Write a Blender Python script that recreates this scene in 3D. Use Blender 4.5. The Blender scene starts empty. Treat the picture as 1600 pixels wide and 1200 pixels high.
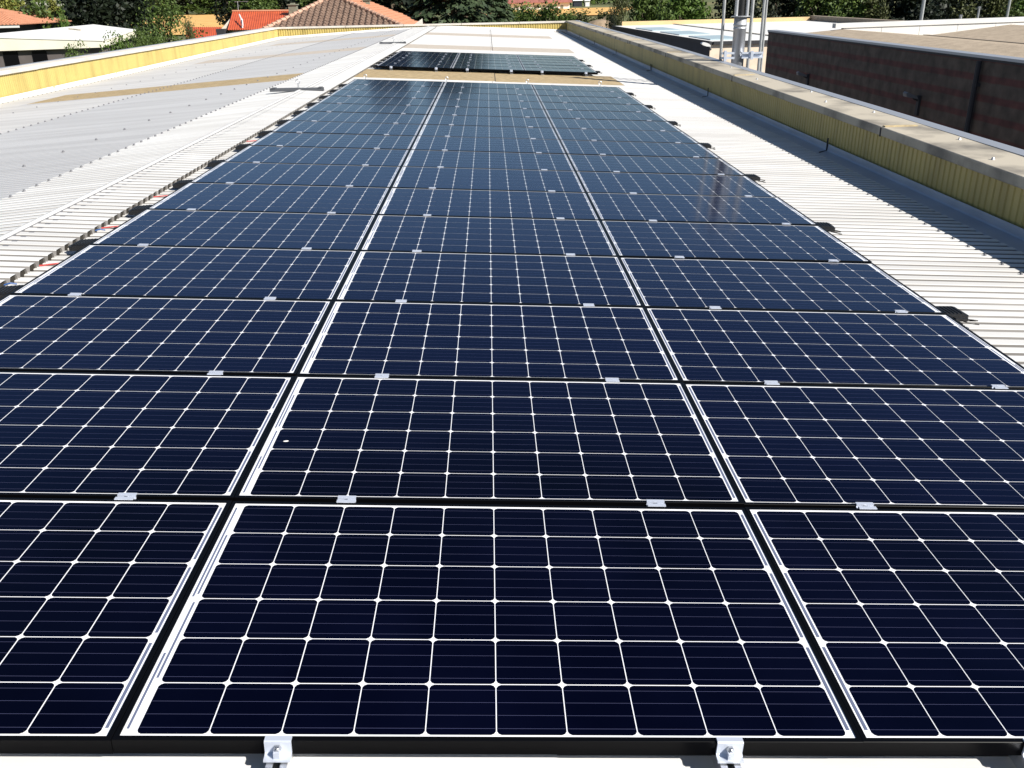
import bpy, math, random
from mathutils import Vector, Matrix, Euler
R = math.radians
random.seed(11)
sc = bpy.context.scene
col = sc.collection

# ------------------------------------------------------------------ camera, sky, sun, exposure
CW = (0.815012, -1.461617, 1.456039)
RW = ((0.9994821, -0.0255187, -0.019606), (-0.0282514, -0.4040564, -0.9142977), (0.0154098, 0.914378, -0.4045681))   # camera right, down, forward
FPX = 1369.445
cam_d = bpy.data.cameras.new('camera'); cam = bpy.data.objects.new('camera', cam_d); col.objects.link(cam)
cam_d.sensor_width = 36.0; cam_d.lens = FPX / 1600 * 36.0; cam_d.clip_start = 0.05; cam_d.clip_end = 5000
_r, _d, _f = Vector(RW[0]), Vector(RW[1]), Vector(RW[2])
_m = Matrix((( _r.x, -_d.x, -_f.x, CW[0]), (_r.y, -_d.y, -_f.y, CW[1]), (_r.z, -_d.z, -_f.z, CW[2]), (0, 0, 0, 1)))
cam.matrix_world = _m
sc.camera = cam

SUN = Vector((1.1, -0.8, 1.0)).normalized()
SUN_EL = math.asin(SUN.z); SUN_ROT = math.atan2(SUN.x, SUN.y)
w = bpy.data.worlds.new('World'); sc.world = w; w.use_nodes = True
nt = w.node_tree; bg = nt.nodes['Background']
sky = nt.nodes.new('ShaderNodeTexSky'); sky.sky_type = 'NISHITA'; sky.sun_disc = False
sky.sun_elevation = SUN_EL; sky.sun_rotation = SUN_ROT; sky.altitude = 100; sky.air_density = 1.0; sky.dust_density = 0.3; sky.ozone_density = 4.0
nt.links.new(sky.outputs[0], bg.inputs[0]); bg.inputs[1].default_value = 0.05
sun_d = bpy.data.lights.new('sun', 'SUN'); sun_d.energy = 5.0; sun_d.angle = R(0.5); sun_d.color = (1.0, 0.955, 0.88)
sun = bpy.data.objects.new('sun', sun_d); col.objects.link(sun)
sun.rotation_euler = SUN.to_track_quat('Z', 'Y').to_euler()
sun.location = (20, -20, 30)
sc.view_settings.view_transform = 'Standard'; sc.view_settings.look = 'None'
sc.view_settings.exposure = 0.68; sc.view_settings.gamma = 1.0

# ------------------------------------------------------------------ helpers
SL = 0.05; TH = math.atan(SL)                      # fall of the right-hand roof slope
CT, ST = math.cos(TH), math.sin(TH)
def Wp(x, y, z=0.0):                               # roof-plane coordinates -> world
    return Vector((x * CT + z * ST, y, -x * ST + z * CT))
def _ray(px, py):
    a, b = (px - 800) / FPX, (py - 600) / FPX
    return _r * a + _d * b + _f
def at(px, py, Y):                                 # point of a sight line at distance Y (metres north)
    d = _ray(px, py); return Vector(CW) + d * ((Y - CW[1]) / d.y)
def atz(px, py, Z):
    d = _ray(px, py); return Vector(CW) + d * ((Z - CW[2]) / d.z)
def pl(pts, x):                                    # piecewise linear
    if x <= pts[0][0]: return pts[0][1]
    for (a, va), (b, vb) in zip(pts, pts[1:]):
        if x <= b: return va + (vb - va) * (x - a) / (b - a)
    return pts[-1][1]

def mat(name, c, rough=0.6, metal=0.0, spec=0.5, c2=None, nscale=4.0, lo=0.4, hi=0.65, bump=0.0, bscale=40.0, stretch=(1, 1, 1), rnd=0.0, coat=0.0, trans=0.0, detail=5.0):
    m = bpy.data.materials.new(name); m.use_nodes = True
    t = m.node_tree; b = t.nodes['Principled BSDF']
    b.inputs['Base Color'].default_value = (*c, 1); b.inputs['Roughness'].default_value = rough
    b.inputs['Metallic'].default_value = metal; b.inputs['Specular IOR Level'].default_value = spec
    if coat: b.inputs['Coat Weight'].default_value = coat; b.inputs['Coat Roughness'].default_value = 0.03
    tc = t.nodes.new('ShaderNodeTexCoord'); mp = t.nodes.new('ShaderNodeMapping'); mp.inputs['Scale'].default_value = stretch
    t.links.new(tc.outputs['Object'], mp.inputs[0])
    src = None
    if c2 is not None:
        n = t.nodes.new('ShaderNodeTexNoise'); n.inputs['Scale'].default_value = nscale; n.inputs['Detail'].default_value = detail
        t.links.new(mp.outputs[0], n.inputs['Vector'])
        r = t.nodes.new('ShaderNodeValToRGB'); r.color_ramp.elements[0].position = lo; r.color_ramp.elements[1].position = hi
        r.color_ramp.elements[0].color = (*c, 1); r.color_ramp.elements[1].color = (*c2, 1)
        t.links.new(n.outputs['Fac'], r.inputs[0]); src = r.outputs[0]
        t.links.new(src, b.inputs['Base Color'])
    if rnd:
        oi = t.nodes.new('ShaderNodeObjectInfo'); hs = t.nodes.new('ShaderNodeHueSaturation')
        ma = t.nodes.new('ShaderNodeMapRange'); ma.inputs['To Min'].default_value = 1 - rnd; ma.inputs['To Max'].default_value = 1 + rnd
        t.links.new(oi.outputs['Random'], ma.inputs['Value']); t.links.new(ma.outputs[0], hs.inputs['Value'])
        if src: t.links.new(src, hs.inputs['Color'])
        else: hs.inputs['Color'].default_value = (*c, 1)
        t.links.new(hs.outputs[0], b.inputs['Base Color'])
    if bump:
        n2 = t.nodes.new('ShaderNodeTexNoise'); n2.inputs['Scale'].default_value = bscale; n2.inputs['Detail'].default_value = 4
        t.links.new(mp.outputs[0], n2.inputs['Vector'])
        bp = t.nodes.new('ShaderNodeBump'); bp.inputs['Strength'].default_value = bump; bp.inputs['Distance'].default_value = 0.02
        t.links.new(n2.outputs['Fac'], bp.inputs['Height']); t.links.new(bp.outputs[0], b.inputs['Normal'])
    return m

class MB:
    def __init__(s): s.v = []; s.f = []; s.m = []
    def vert(s, p): s.v.append(tuple(p)); return len(s.v) - 1
    def poly(s, pts, m=0):
        i = len(s.v); s.v += [tuple(p) for p in pts]; s.f.append(tuple(range(i, i + len(pts)))); s.m.append(m)
    def box(s, a, b, m=0, xf=None):
        (x0, y0, z0), (x1, y1, z1) = a, b
        c = [(x0, y0, z0), (x1, y0, z0), (x1, y1, z0), (x0, y1, z0), (x0, y0, z1), (x1, y0, z1), (x1, y1, z1), (x0, y1, z1)]
        if xf: c = [tuple(xf(*p)) for p in c]
        i = len(s.v); s.v += c
        for q in ((0, 3, 2, 1), (4, 5, 6, 7), (0, 1, 5, 4), (1, 2, 6, 5), (2, 3, 7, 6), (3, 0, 4, 7)):
            s.f.append(tuple(i + k for k in q)); s.m.append(m)
    def extrude(s, prof, fa, fb, m=0, caps=True):  # closed 2-D profile placed by two functions -> 3-D
        n = len(prof); i = len(s.v)
        s.v += [tuple(fa(*p)) for p in prof] + [tuple(fb(*p)) for p in prof]
        for k in range(n):
            j = (k + 1) % n; s.f.append((i + k, i + j, i + n + j, i + n + k)); s.m.append(m)
        if caps:
            s.f.append(tuple(i + k for k in reversed(range(n)))); s.m.append(m)
            s.f.append(tuple(i + n + k for k in range(n))); s.m.append(m)
    def tube(s, pts, rad, n=8, m=0, caps=True):
        pts = [Vector(p) for p in pts]; base = len(s.v); rr = rad if isinstance(rad, (list, tuple)) else [rad] * len(pts)
        for k, p in enumerate(pts):
            d = (pts[min(k + 1, len(pts) - 1)] - pts[max(k - 1, 0)]).normalized()
            u = d.cross(Vector((0, 0, 1)));  u = u if u.length > 1e-3 else d.cross(Vector((1, 0, 0)))
            u.normalize(); v = d.cross(u)
            for a in range(n):
                t = 2 * math.pi * a / n; s.v.append(tuple(p + (u * math.cos(t) + v * math.sin(t)) * rr[k]))
        for k in range(len(pts) - 1):
            for a in range(n):
                b = (a + 1) % n; s.f.append((base + k * n + a, base + k * n + b, base + (k + 1) * n + b, base + (k + 1) * n + a)); s.m.append(m)
        if caps:
            s.f.append(tuple(base + a for a in reversed(range(n)))); s.m.append(m)
            e = base + (len(pts) - 1) * n; s.f.append(tuple(e + a for a in range(n))); s.m.append(m)
    def build(s, name, mats, parent=None, loc=None, smooth=False):
        off = Vector((0, 0, 0))
        if loc is not None: off = Vector(loc)
        me = bpy.data.meshes.new(name)
        base = off + (world_loc(parent) if parent is not None and loc is None else Vector((0, 0, 0)))
        if parent is not None and loc is not None: base = off
        me.from_pydata([(x - base.x, y - base.y, z - base.z) for x, y, z in s.v], [], s.f)
        for mm in (mats if isinstance(mats, (list, tuple)) else [mats]): me.materials.append(mm)
        me.polygons.foreach_set('material_index', s.m)
        if smooth: me.polygons.foreach_set('use_smooth', [True] * len(s.f))
        me.update()
        o = bpy.data.objects.new(name, me); col.objects.link(o)
        if parent is not None: o.parent = parent
        if loc is not None: o.location = loc
        return o
def world_loc(o):
    p = Vector((0, 0, 0))
    while o is not None: p += o.location; o = o.parent
    return p
def tag(o, label=None, cat=None, group=None, kind=None):
    if label: o['label'] = label
    if cat: o['category'] = cat
    if group: o['group'] = group
    if kind: o['kind'] = kind
    return o
def empty(name, loc, label, cat, group=None, rot=None):
    o = bpy.data.objects.new(name, None); col.objects.link(o); o.location = loc; o.empty_display_size = 0.2
    if rot: o.rotation_euler = rot
    return tag(o, label, cat, group)
def copy_tree(o, parent=None):
    c = o.copy(); col.objects.link(c)
    if parent is not None: c.parent = parent
    for ch in list(KIDS.get(o.name, ())):
        KIDS.setdefault(c.name, []).append(copy_tree(ch, c))
    return c
KIDS = {}
NUM = ['one', 'two', 'three', 'four', 'five', 'six', 'seven', 'eight', 'nine', 'ten', 'eleven', 'twelve', 'thirteen', 'fourteen', 'fifteen', 'sixteen']
def kid(p, o): KIDS.setdefault(p.name, []).append(o); return o
ORD = ['zero', 'first', 'second', 'third', 'fourth', 'fifth', 'sixth', 'seventh', 'eighth', 'ninth', 'tenth', 'eleventh', 'twelfth', 'thirteenth', 'fourteenth', 'fifteenth', 'sixteenth']

# ------------------------------------------------------------------ materials
M = {}
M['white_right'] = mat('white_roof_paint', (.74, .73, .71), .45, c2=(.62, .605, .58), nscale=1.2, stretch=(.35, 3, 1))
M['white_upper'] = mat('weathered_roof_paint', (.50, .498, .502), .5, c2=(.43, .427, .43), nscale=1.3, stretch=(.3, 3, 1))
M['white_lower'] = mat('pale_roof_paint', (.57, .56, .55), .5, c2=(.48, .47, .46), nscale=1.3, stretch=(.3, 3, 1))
M['trough'] = mat('dirty_trough', (.17, .16, .15), .8, c2=(.29, .275, .26), nscale=1.5, stretch=(.5, 4, 1))  # darker tone for the rib troughs and their flanks
M['trough_grey'] = mat('grey_trough', (.24, .24, .245), .8, c2=(.34, .34, .35), nscale=1.5, stretch=(.5, 4, 1))
M['screw'] = mat('screw_cap', (.16, .16, .17), .5)
M['dark_gap'] = mat('closure_foam', (.026, .022, .016), .9)  # dark brown faces below the ridge cap crests
M['skylight'] = mat('aged_fibreglass', (.45, .34, .19), .55, c2=(.30, .225, .12), nscale=9, lo=.35, hi=.7)
M['skylight_dusty'] = mat('dusty_fibreglass', (.50, .44, .38), .6, c2=(.42, .37, .31), nscale=10, lo=.35, hi=.7)
M['yellow'] = mat('yellow_cladding', (.50, .39, .125), .5, c2=(.37, .285, .09), nscale=3.0, lo=.46, hi=.72, stretch=(1, 1, .2))
M['flash'] = mat('grey_white_flashing', (.43, .46, .52), .4, c2=(.36, .39, .45), nscale=2)  # bluish shade of the right parapet is put into the flashing colour
M['flash_lit'] = mat('white_flashing', (.75, .74, .72), .45)  # same flashing metal in its sunlit tone
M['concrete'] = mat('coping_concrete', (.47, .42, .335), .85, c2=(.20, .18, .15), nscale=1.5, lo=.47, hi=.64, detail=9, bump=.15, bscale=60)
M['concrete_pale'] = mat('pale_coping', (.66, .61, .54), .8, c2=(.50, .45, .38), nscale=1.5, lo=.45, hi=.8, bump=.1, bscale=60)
M['joint'] = mat('dark_joint', (.03, .03, .035), .8)
M['mortar'] = mat('tan_mortar', (.55, .44, .25), .9, c2=(.42, .33, .2), nscale=20)
M['alu'] = mat('mill_aluminium', (.78, .79, .80), .32, metal=.9, c2=(.66, .67, .69), nscale=25, stretch=(1, .1, 1))
M['alu_clamp'] = mat('clamp_aluminium', (.62, .66, .75), .38, metal=.35)
M['steel'] = mat('bolt_steel', (.6, .6, .6), .3, metal=1)
M['black_frame'] = mat('black_anodised', (.002, .002, .0025), .35, spec=.12)
M['backsheet'] = mat('white_backsheet', (.86, .87, .90), .12, spec=.4)
M['cell'] = mat('silicon_cell', (.0005, .0008, .0055), .11, spec=.22, rnd=.30, c2=(.0012, .0016, .0090), nscale=2.2)
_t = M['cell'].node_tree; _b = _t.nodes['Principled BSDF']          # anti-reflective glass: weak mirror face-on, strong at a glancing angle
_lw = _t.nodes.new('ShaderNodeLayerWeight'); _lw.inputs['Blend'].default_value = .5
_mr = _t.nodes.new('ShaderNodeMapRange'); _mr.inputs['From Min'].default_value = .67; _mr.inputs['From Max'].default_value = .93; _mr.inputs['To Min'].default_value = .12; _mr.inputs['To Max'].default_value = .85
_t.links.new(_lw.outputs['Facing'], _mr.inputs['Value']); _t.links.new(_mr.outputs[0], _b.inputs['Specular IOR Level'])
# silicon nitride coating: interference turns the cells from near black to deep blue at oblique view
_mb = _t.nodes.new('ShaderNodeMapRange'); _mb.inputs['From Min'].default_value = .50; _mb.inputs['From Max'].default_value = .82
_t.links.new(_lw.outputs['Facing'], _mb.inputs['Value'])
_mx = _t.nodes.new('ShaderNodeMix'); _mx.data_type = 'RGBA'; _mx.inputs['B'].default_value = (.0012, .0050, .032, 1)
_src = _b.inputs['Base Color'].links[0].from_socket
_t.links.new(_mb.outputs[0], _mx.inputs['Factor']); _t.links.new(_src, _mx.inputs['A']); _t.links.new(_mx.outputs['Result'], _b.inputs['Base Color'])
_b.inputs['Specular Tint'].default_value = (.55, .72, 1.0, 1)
M['busbar'] = mat('busbar_silver', (.06, .064, .13), .3, spec=.4)
M['ribbon'] = mat('ribbon_tin', (.13, .15, .23), .3, spec=.4)
M['black_plastic'] = mat('black_plastic', (.012, .012, .013), .45, bump=.1, bscale=80)
M['cable_black'] = mat('cable_black', (.02, .018, .015), .5)
M['cable_red'] = mat('cable_red', (.42, .035, .028), .45)
M['cable_blue'] = mat('cable_blue', (.03, .09, .26), .45)
M['galv'] = mat('galvanised_steel', (.50, .51, .53), .42, metal=.55, c2=(.44, .45, .47), nscale=3)
M['galv_dull'] = mat('weathered_zinc', (.42, .43, .43), .55, metal=.6, c2=(.34, .35, .36), nscale=9)
M['anchor'] = mat('anchor_steel', (.085, .09, .10), .6)
M['wall_dark'] = mat('dark_render', (.024, .028, .040), .8, c2=(.015, .018, .027), nscale=1.3)  # shade on the shed side wall is put into this near-black blue
M['wall_plain'] = mat('grey_wall_panel', (.30, .30, .31), .85, c2=(.24, .24, .25), nscale=1)
M['canopy_wall'] = mat('taupe_wall', (.11, .095, .092), .85, c2=(.085, .073, .07), nscale=1)  # shade under the roof overhang is put into this wall colour
M['plaster'] = mat('peach_plaster', (.78, .64, .50), .85, c2=(.70, .56, .43), nscale=3)
M['cream'] = mat('cream_fascia', (.74, .70, .58), .7, c2=(.68, .64, .52), nscale=.8)
M['white_roof2'] = mat('white_membrane', (.78, .77, .74), .6, c2=(.70, .69, .66), nscale=.7)
M['blue_panel'] = mat('bluish_rooflight', (.42, .52, .56), .35)
M['brown_roof'] = mat('brown_fibre_cement', (.33, .27, .205), .9, c2=(.25, .205, .155), nscale=5, lo=.35, hi=.7, bump=.3, bscale=30)
M['lead'] = mat('grey_metal_trim', (.36, .38, .42), .45, metal=.3)
M['glass_dark'] = mat('dark_window_glass', (.004, .004, .005), .25, spec=.1)
M['ochre'] = mat('ochre_parapet', (.60, .43, .22), .85, c2=(.52, .38, .2), nscale=1)
M['bark'] = mat('bark', (.10, .075, .05), .9, c2=(.06, .045, .03), nscale=8)
M['lamp_white'] = mat('lamp_housing', (.72, .72, .70), .4)
M['lamp_grey'] = mat('grey_lamp_housing', (.15, .155, .165), .5)

# ------------------------------------------------------------------ corrugated sheets
PITCH = 0.117; DEP = 0.045; PH = 0.044
def rib_profile(y0, y1, pitch=PITCH, dep=DEP, phase=PH):
    """list of (y, h) with h = 0 on the crest and -dep in the trough"""
    out = []; k0 = math.floor((y0 - phase) / pitch) - 1; k1 = math.ceil((y1 - phase) / pitch) + 1
    for k in range(k0, k1):
        b = phase + k * pitch
        for t, h in ((0.0, -1), (.18, -1), (.305, -.1), (.32, 0), (.88, 0), (.895, -.1)):
            out.append((b + t * pitch, h * dep))
    return [(y, h) for y, h in out if y0 - 1e-6 <= y <= y1 + 1e-6]
def sheet(mb, prof, xs, f, m=0, tm=None):
    """ruled ribbed sheet: f(x, y, h) -> world"""
    base = len(mb.v); n = len(xs)
    for y, h in prof:
        for x in xs: mb.v.append(tuple(f(x, y, h)))
    for k in range(len(prof) - 1):
        for j in range(n - 1):
            a = base + k * n + j; mb.f.append((a, a + 1, a + n + 1, a + n))
            mb.m.append(m if tm is None or max(prof[k][1], prof[k + 1][1]) > -.1 * DEP + 1e-6 else tm)
def screw(mb, p, up=(0, 0, 1), r=.015, h=.014, m=1):
    p = Vector(p); i = len(mb.v)
    for a in range(6): mb.v.append((p.x + r * math.cos(a * 1.047), p.y + r * math.sin(a * 1.047), p.z))
    for a in range(6): mb.v.append((p.x + r * .55 * math.cos(a * 1.047), p.y + r * .55 * math.sin(a * 1.047), p.z + h))
    for a in range(6):
        b = (a + 1) % 6; mb.f.append((i + a, i + b, i + 6 + b, i + 6 + a)); mb.m.append(m)
    mb.f.append(tuple(i + 6 + a for a in range(6))); mb.m.append(m)

ROOF = -0.088                                      # crest of the right-hand roof below the panel tops
Y0, Y1 = -6.0, 49.3
XR = -2.40                                         # ridge in roof-plane coordinates
RIDGE = Wp(XR, 0, -0.07)
def sl_left(y): return pl(((19, .066), (49, .050)), y)
def left_f(x, y, h): return Vector((x, y, RIDGE.z - .03 - sl_left(y) * (RIDGE.x - x) + h))
def right_f(x, y, h): return Wp(x, y, ROOF + h)
def xwall(y): return 4.84 + .0032 * y              # inner face of the right parapet
def ztop_r(y): return pl(((-6, .10), (5, .125), (8, .15), (14, .175), (23, .212), (49.3, .20)), y)
def xleft(y): return pl(((-6, -10.05), (19, -10.15), (49.3, -10.42)), y)
def ztop_l(y): return pl(((-6, .13), (19, .145), (49.3, .18)), y)
BANDS = [(17.45, 19.75), (28.7, 31.0), (39.4, 41.8)]

wh = empty('warehouse', (0, 0, -6), 'long warehouse with white ribbed roof and yellow parapets carrying the solar panels', 'warehouse')
def gaps(bands):
    y = Y0
    for a, b in bands:
        yield y, a; y = b
    yield y, Y1
def snap(y): return round((y - PH) / PITCH) * PITCH + PH
BANDS = [(snap(a), snap(b)) for a, b in BANDS]
LAPX = .93
mb = MB()
for a, b in gaps(BANDS):
    sheet(mb, rib_profile(a, b), (XR, LAPX), lambda x, y, h: right_f(x, y, h + .003), 0, 2)
    sheet(mb, rib_profile(a, b), (LAPX - .02, 4.72), lambda x, y, h: right_f(x, y, h - .004), 0, 2)
for a, b in BANDS:
    sheet(mb, rib_profile(a, b), (3.60, 4.72), lambda x, y, h: right_f(x, y, h - .003), 0, 2)
prof_all = rib_profile(Y0, Y1)
crest = [snap(Y0) + k * PITCH + .6 * PITCH for k in range(int((Y1 - Y0) / PITCH) - 1)]
for i, y in enumerate(crest):
    if i % 2 == 0: screw(mb, right_f(4.33, y, -.004), r=.013)
    if i % 9 == 0:
        for x in (LAPX - .06,): screw(mb, right_f(x, y, .003 if x < LAPX else -.004), r=.012)
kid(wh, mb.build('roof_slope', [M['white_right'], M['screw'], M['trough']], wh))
mb = MB()
LX = -6.35
for a, b in gaps(BANDS):
    sheet(mb, rib_profile(a, b), (LX, -4.4, RIDGE.x), lambda x, y, h: left_f(x, y, h + .004), 0, 3)
    sheet(mb, rib_profile(a, b), (-10.6, -8, LX + .02), lambda x, y, h: left_f(x, y, h - .004), 2, 3)
for a, b in BANDS:
    sheet(mb, rib_profile(a, b), (-10.6, -8.85), lambda x, y, h: left_f(x, y, h - .003), 2, 3)
    sheet(mb, rib_profile(a, b), (-3.25, RIDGE.x), lambda x, y, h: left_f(x, y, h + .003), 0, 3)
for i, y in enumerate(crest):
    if i % 2 == 0: screw(mb, left_f(LX + .05, y, .006), r=.019, h=.018); screw(mb, left_f(-9.85, y, -.002), r=.016)
    if i % 8 == 0:
        screw(mb, left_f(-4.13, y, .006), r=.021, h=.018)
        screw(mb, left_f(-8.1, y + PITCH * 2, -.002), r=.018, h=.016)
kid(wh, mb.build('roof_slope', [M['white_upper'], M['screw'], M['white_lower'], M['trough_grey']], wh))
for k, (a, b) in enumerate(BANDS):
    mt = M['skylight'] if k == 0 else M['skylight_dusty']
    mb = MB(); sheet(mb, rib_profile(a, b), (XR + .1, LAPX), lambda x, y, h: right_f(x, y, h + .005))
    sheet(mb, rib_profile(a, b), (LAPX - .02, 3.60), lambda x, y, h: right_f(x, y, h - .001))
    mb.box((LAPX - .004, a, ROOF - .02), (LAPX + .008, b, ROOF + .008), 1, Wp)
    kid(wh, mb.build('skylight_strip', [mt, M['joint']], wh))
    mb = MB(); sheet(mb, rib_profile(a + PITCH * 3, b), (-8.85, LX, -3.25), lambda x, y, h: left_f(x, y, h + .001))
    kid(wh, mb.build('skylight_strip', [mt], wh))
    mb = MB(); sheet(mb, rib_profile(a, a + PITCH * 3), (-8.85, LX, -3.25), lambda x, y, h: left_f(x, y, h + .002))
    kid(wh, mb.build('roof_sheet', [M['white_upper']], wh))
# sealed end lap of the far sheets
mb = MB(); mb.box((LAPX - .004, BANDS[1][1], ROOF - .02), (LAPX + .010, 48.9, ROOF + .008), 0, Wp); kid(wh, mb.build('lap_seal', M['joint'], wh))
# ridge cap: ribbed flanks standing proud of the sheets, dark faces along the open edge
mb = MB()
CAPR, CAPL = -1.945, -3.30
ph = PH + PITCH * .5
cap_prof = rib_profile(Y0, Y1, phase=ph, dep=.045)
def capr(x, y, h): return Wp(x, y, ROOF + .045 - .004 * (x - XR) / (CAPR - XR) + h)
def capl(x, y, h):
    t = (RIDGE.x - x) / (RIDGE.x - CAPL); p = left_f(x, y, 0); return Vector((p.x, p.y, p.z + .045 - .018 * t + h))
zc = capr(XR, 0, 0).z
sheet(mb, cap_prof, (XR + .03, CAPR + .0), capr, 0, 3)
sheet(mb, cap_prof, (CAPL, RIDGE.x - .03), capl, 0, 3)
for x0, x1, dz in ((RIDGE.x - .035, RIDGE.x, .0), (RIDGE.x, RIDGE.x + .035, .0)):
    za, zb = zc + (.002 if x0 < RIDGE.x - .01 else .010), zc + (.010 if x0 < RIDGE.x - .01 else .001)
    mb.poly([(x0, Y0, za), (x1, Y0, zb), (x1, Y1, zb), (x0, Y1, za)])
mb.box((RIDGE.x + .036, Y0, zc - .03), (RIDGE.x + .040, Y1, zc + .0025), 1)
base = len(mb.v)
for y, h in cap_prof:
    mb.v.append(tuple(capr(CAPR - .012, y, h - .002))); mb.v.append(tuple(Wp(CAPR - .012, y, ROOF - .01)))
for k in range(len(cap_prof) - 1):
    i_ = base + 2 * k; mb.f.append((i_, i_ + 1, i_ + 3, i_ + 2)); mb.m.append(2)
ccrest = [PITCH * .5 + snap(Y0) + k * PITCH + .6 * PITCH for k in range(int((Y1 - Y0) / PITCH) - 1)]
for i, y in enumerate(ccrest):
    if i % 2 == 0: screw(mb, capl(CAPL + .06, y, .0), r=.018, h=.018)
    p = capr(XR + .11, y + PITCH * .28, -.004); mb.box((p.x - .02, p.y - .012, p.z), (p.x + .02, p.y + .012, p.z + .005), 1)
kid(wh, mb.build('ridge_cap', [M['white_right'], M['screw'], M['dark_gap'], M['trough']], wh))

# parapets ------------------------------------------------------------------
def parapet(name, frames, coping_mat, flash_mat, cut, rib=.095, dep=.010, leg=.20, cw=.58, jfirst=1.75, jstep=6.1, outer_strip=True, extra=None):
    """frames(s) -> (inner point at roof level, inner top z, roof z, inward 2-D normal, along 2-D dir); s runs 0..L"""
    L = cut
    mb = MB()
    ys = []; k = 0
    while k * rib < L:
        for t, h in ((0, 0), (.5, 0), (.62, 1), (.88, 1)):
            if (k + t) * rib <= L: ys.append(((k + t) * rib, h * dep))
        k += 1
    base = len(mb.v)
    for s, h in ys:
        p, zt, zr, nrm, _ = frames(s)
        q = (p[0] - nrm[0] * (h + .02), p[1] - nrm[1] * (h + .02))
        mb.v.append((q[0], q[1], zr - .01)); mb.v.append((q[0], q[1], zt - .075))
    for i in range(len(ys) - 1):
        a = base + i * 2; mb.f.append((a, a + 2, a + 3, a + 1)); mb.m.append(0)
    clad = kid(wh, mb.build('parapet', [M['yellow']], wh))
    # coping in segments
    mb = MB(); s0 = 0.0; joints = []; s1 = jfirst
    while s0 < L - .01:
        s1 = min(s1, L)
        n = max(1, int((s1 - s0) / 2.0)); lift = random.uniform(-.004, .004)
        ss = [s0 + .008 + (s1 - s0 - .016) * i / n for i in range(n + 1)]
        prof = ((.02, -.088), (.028, -.08), (.028, -.008), (.018, 0), (-cw * .74, .004), (-cw * .74, -.088))
        prev = None
        def pt(s, u, z):
            p, zt, zr, nrm, _ = frames(s); return (p[0] + nrm[0] * u, p[1] + nrm[1] * u, zt + z + lift)
        for a, b in zip(ss, ss[1:]):
            mb.extrude(prof, lambda u, z, a=a: pt(a, u, z), lambda u, z, b=b: pt(b, u, z), 0, caps=(n == 1))
        for e in (ss[0], ss[-1]): mb.poly([pt(e, u, z) for u, z in prof])
        joints.append(s1); s0 = s1; s1 = s0 + jstep
    cp = kid(clad, mb.build('coping', [coping_mat], clad))
    if outer_strip:
        mb = MB(); n = int(L / 3)
        for i in range(n):
            a, b = L * i / n, L * (i + 1) / n
            def pt2(s, u, z):
                p, zt, zr, nrm, _ = frames(s); return (p[0] + nrm[0] * u, p[1] + nrm[1] * u, zt + z)
            mb.extrude(((-cw * .742, -.2), (-cw * .742, .010), (-cw, .012), (-cw, -.2)), lambda u, z, a=a: pt2(a, u, z), lambda u, z, b=b: pt2(b, u, z), 0, caps=False)
        kid(clad, mb.build('edge_trim', [M['lead']], clad))
    # flashing: upstand + leg
    mb = MB(); n = int(L / 3)
    for i in range(n):
        a, b = L * i / n, L * (i + 1) / n
        def pt3(s, u, z):
            p, zt, zr, nrm, _ = frames(s); return (p[0] + nrm[0] * u, p[1] + nrm[1] * u, zr + z)
        prof = ((.012, .09), (.016, .02), (.03, .008), (leg, -.002), (leg, .004), (.03, .014), (.022, .024), (.018, .092))
        mb.extrude(prof, lambda u, z, a=a: pt3(a, u, z), lambda u, z, b=b: pt3(b, u, z), 0, caps=False)
    kid(clad, mb.build('flashing', [flash_mat], clad))
    return clad, joints
def fr_right(s):
    y = Y0 + s; x = xwall(y); zr = Wp(x, y, ROOF - .0).z
    return (x, y), ztop_r(y), zr, (-1, 0), (0, 1)
def fr_left(s):
    y = Y0 + s; x = xleft(y); return (x, y), ztop_l(y), left_f(x, y, 0).z, (1, 0), (0, 1)
XB0, XB1 = xleft(Y1), xwall(Y1)
def fr_back(s):
    x = XB0 + s; zr = (left_f(x, Y1, 0).z if x < RIDGE.x else Wp(x, Y1, ROOF).z)
    return (x, Y1), .18, zr, (0, -1), (1, 0)
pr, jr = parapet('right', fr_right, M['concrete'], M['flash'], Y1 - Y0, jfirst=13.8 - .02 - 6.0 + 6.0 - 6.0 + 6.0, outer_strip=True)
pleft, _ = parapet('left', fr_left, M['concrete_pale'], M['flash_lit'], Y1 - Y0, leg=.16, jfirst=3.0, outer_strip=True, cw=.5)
pb, _ = parapet('back', fr_back, M['concrete_pale'], M['flash_lit'], XB1 - XB0 + .0, leg=.14, rib=.13, dep=.024, jfirst=3.6, jstep=3.1, outer_strip=False, cw=.5)
# coping pieces that close the two far corners
mb = MB(); mb.box((XB1 + .0, Y1 - .02, .10), (XB1 + .75, Y1 + .36, .185)); kid(pb, mb.build('coping', [M['concrete_pale']], pb))
mb = MB(); mb.box((XB0 - .5, Y1 + .002, .09), (XB0 - .002, Y1 + .36, .183)); kid(pb, mb.build('coping', [M['concrete_pale']], pb))
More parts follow.
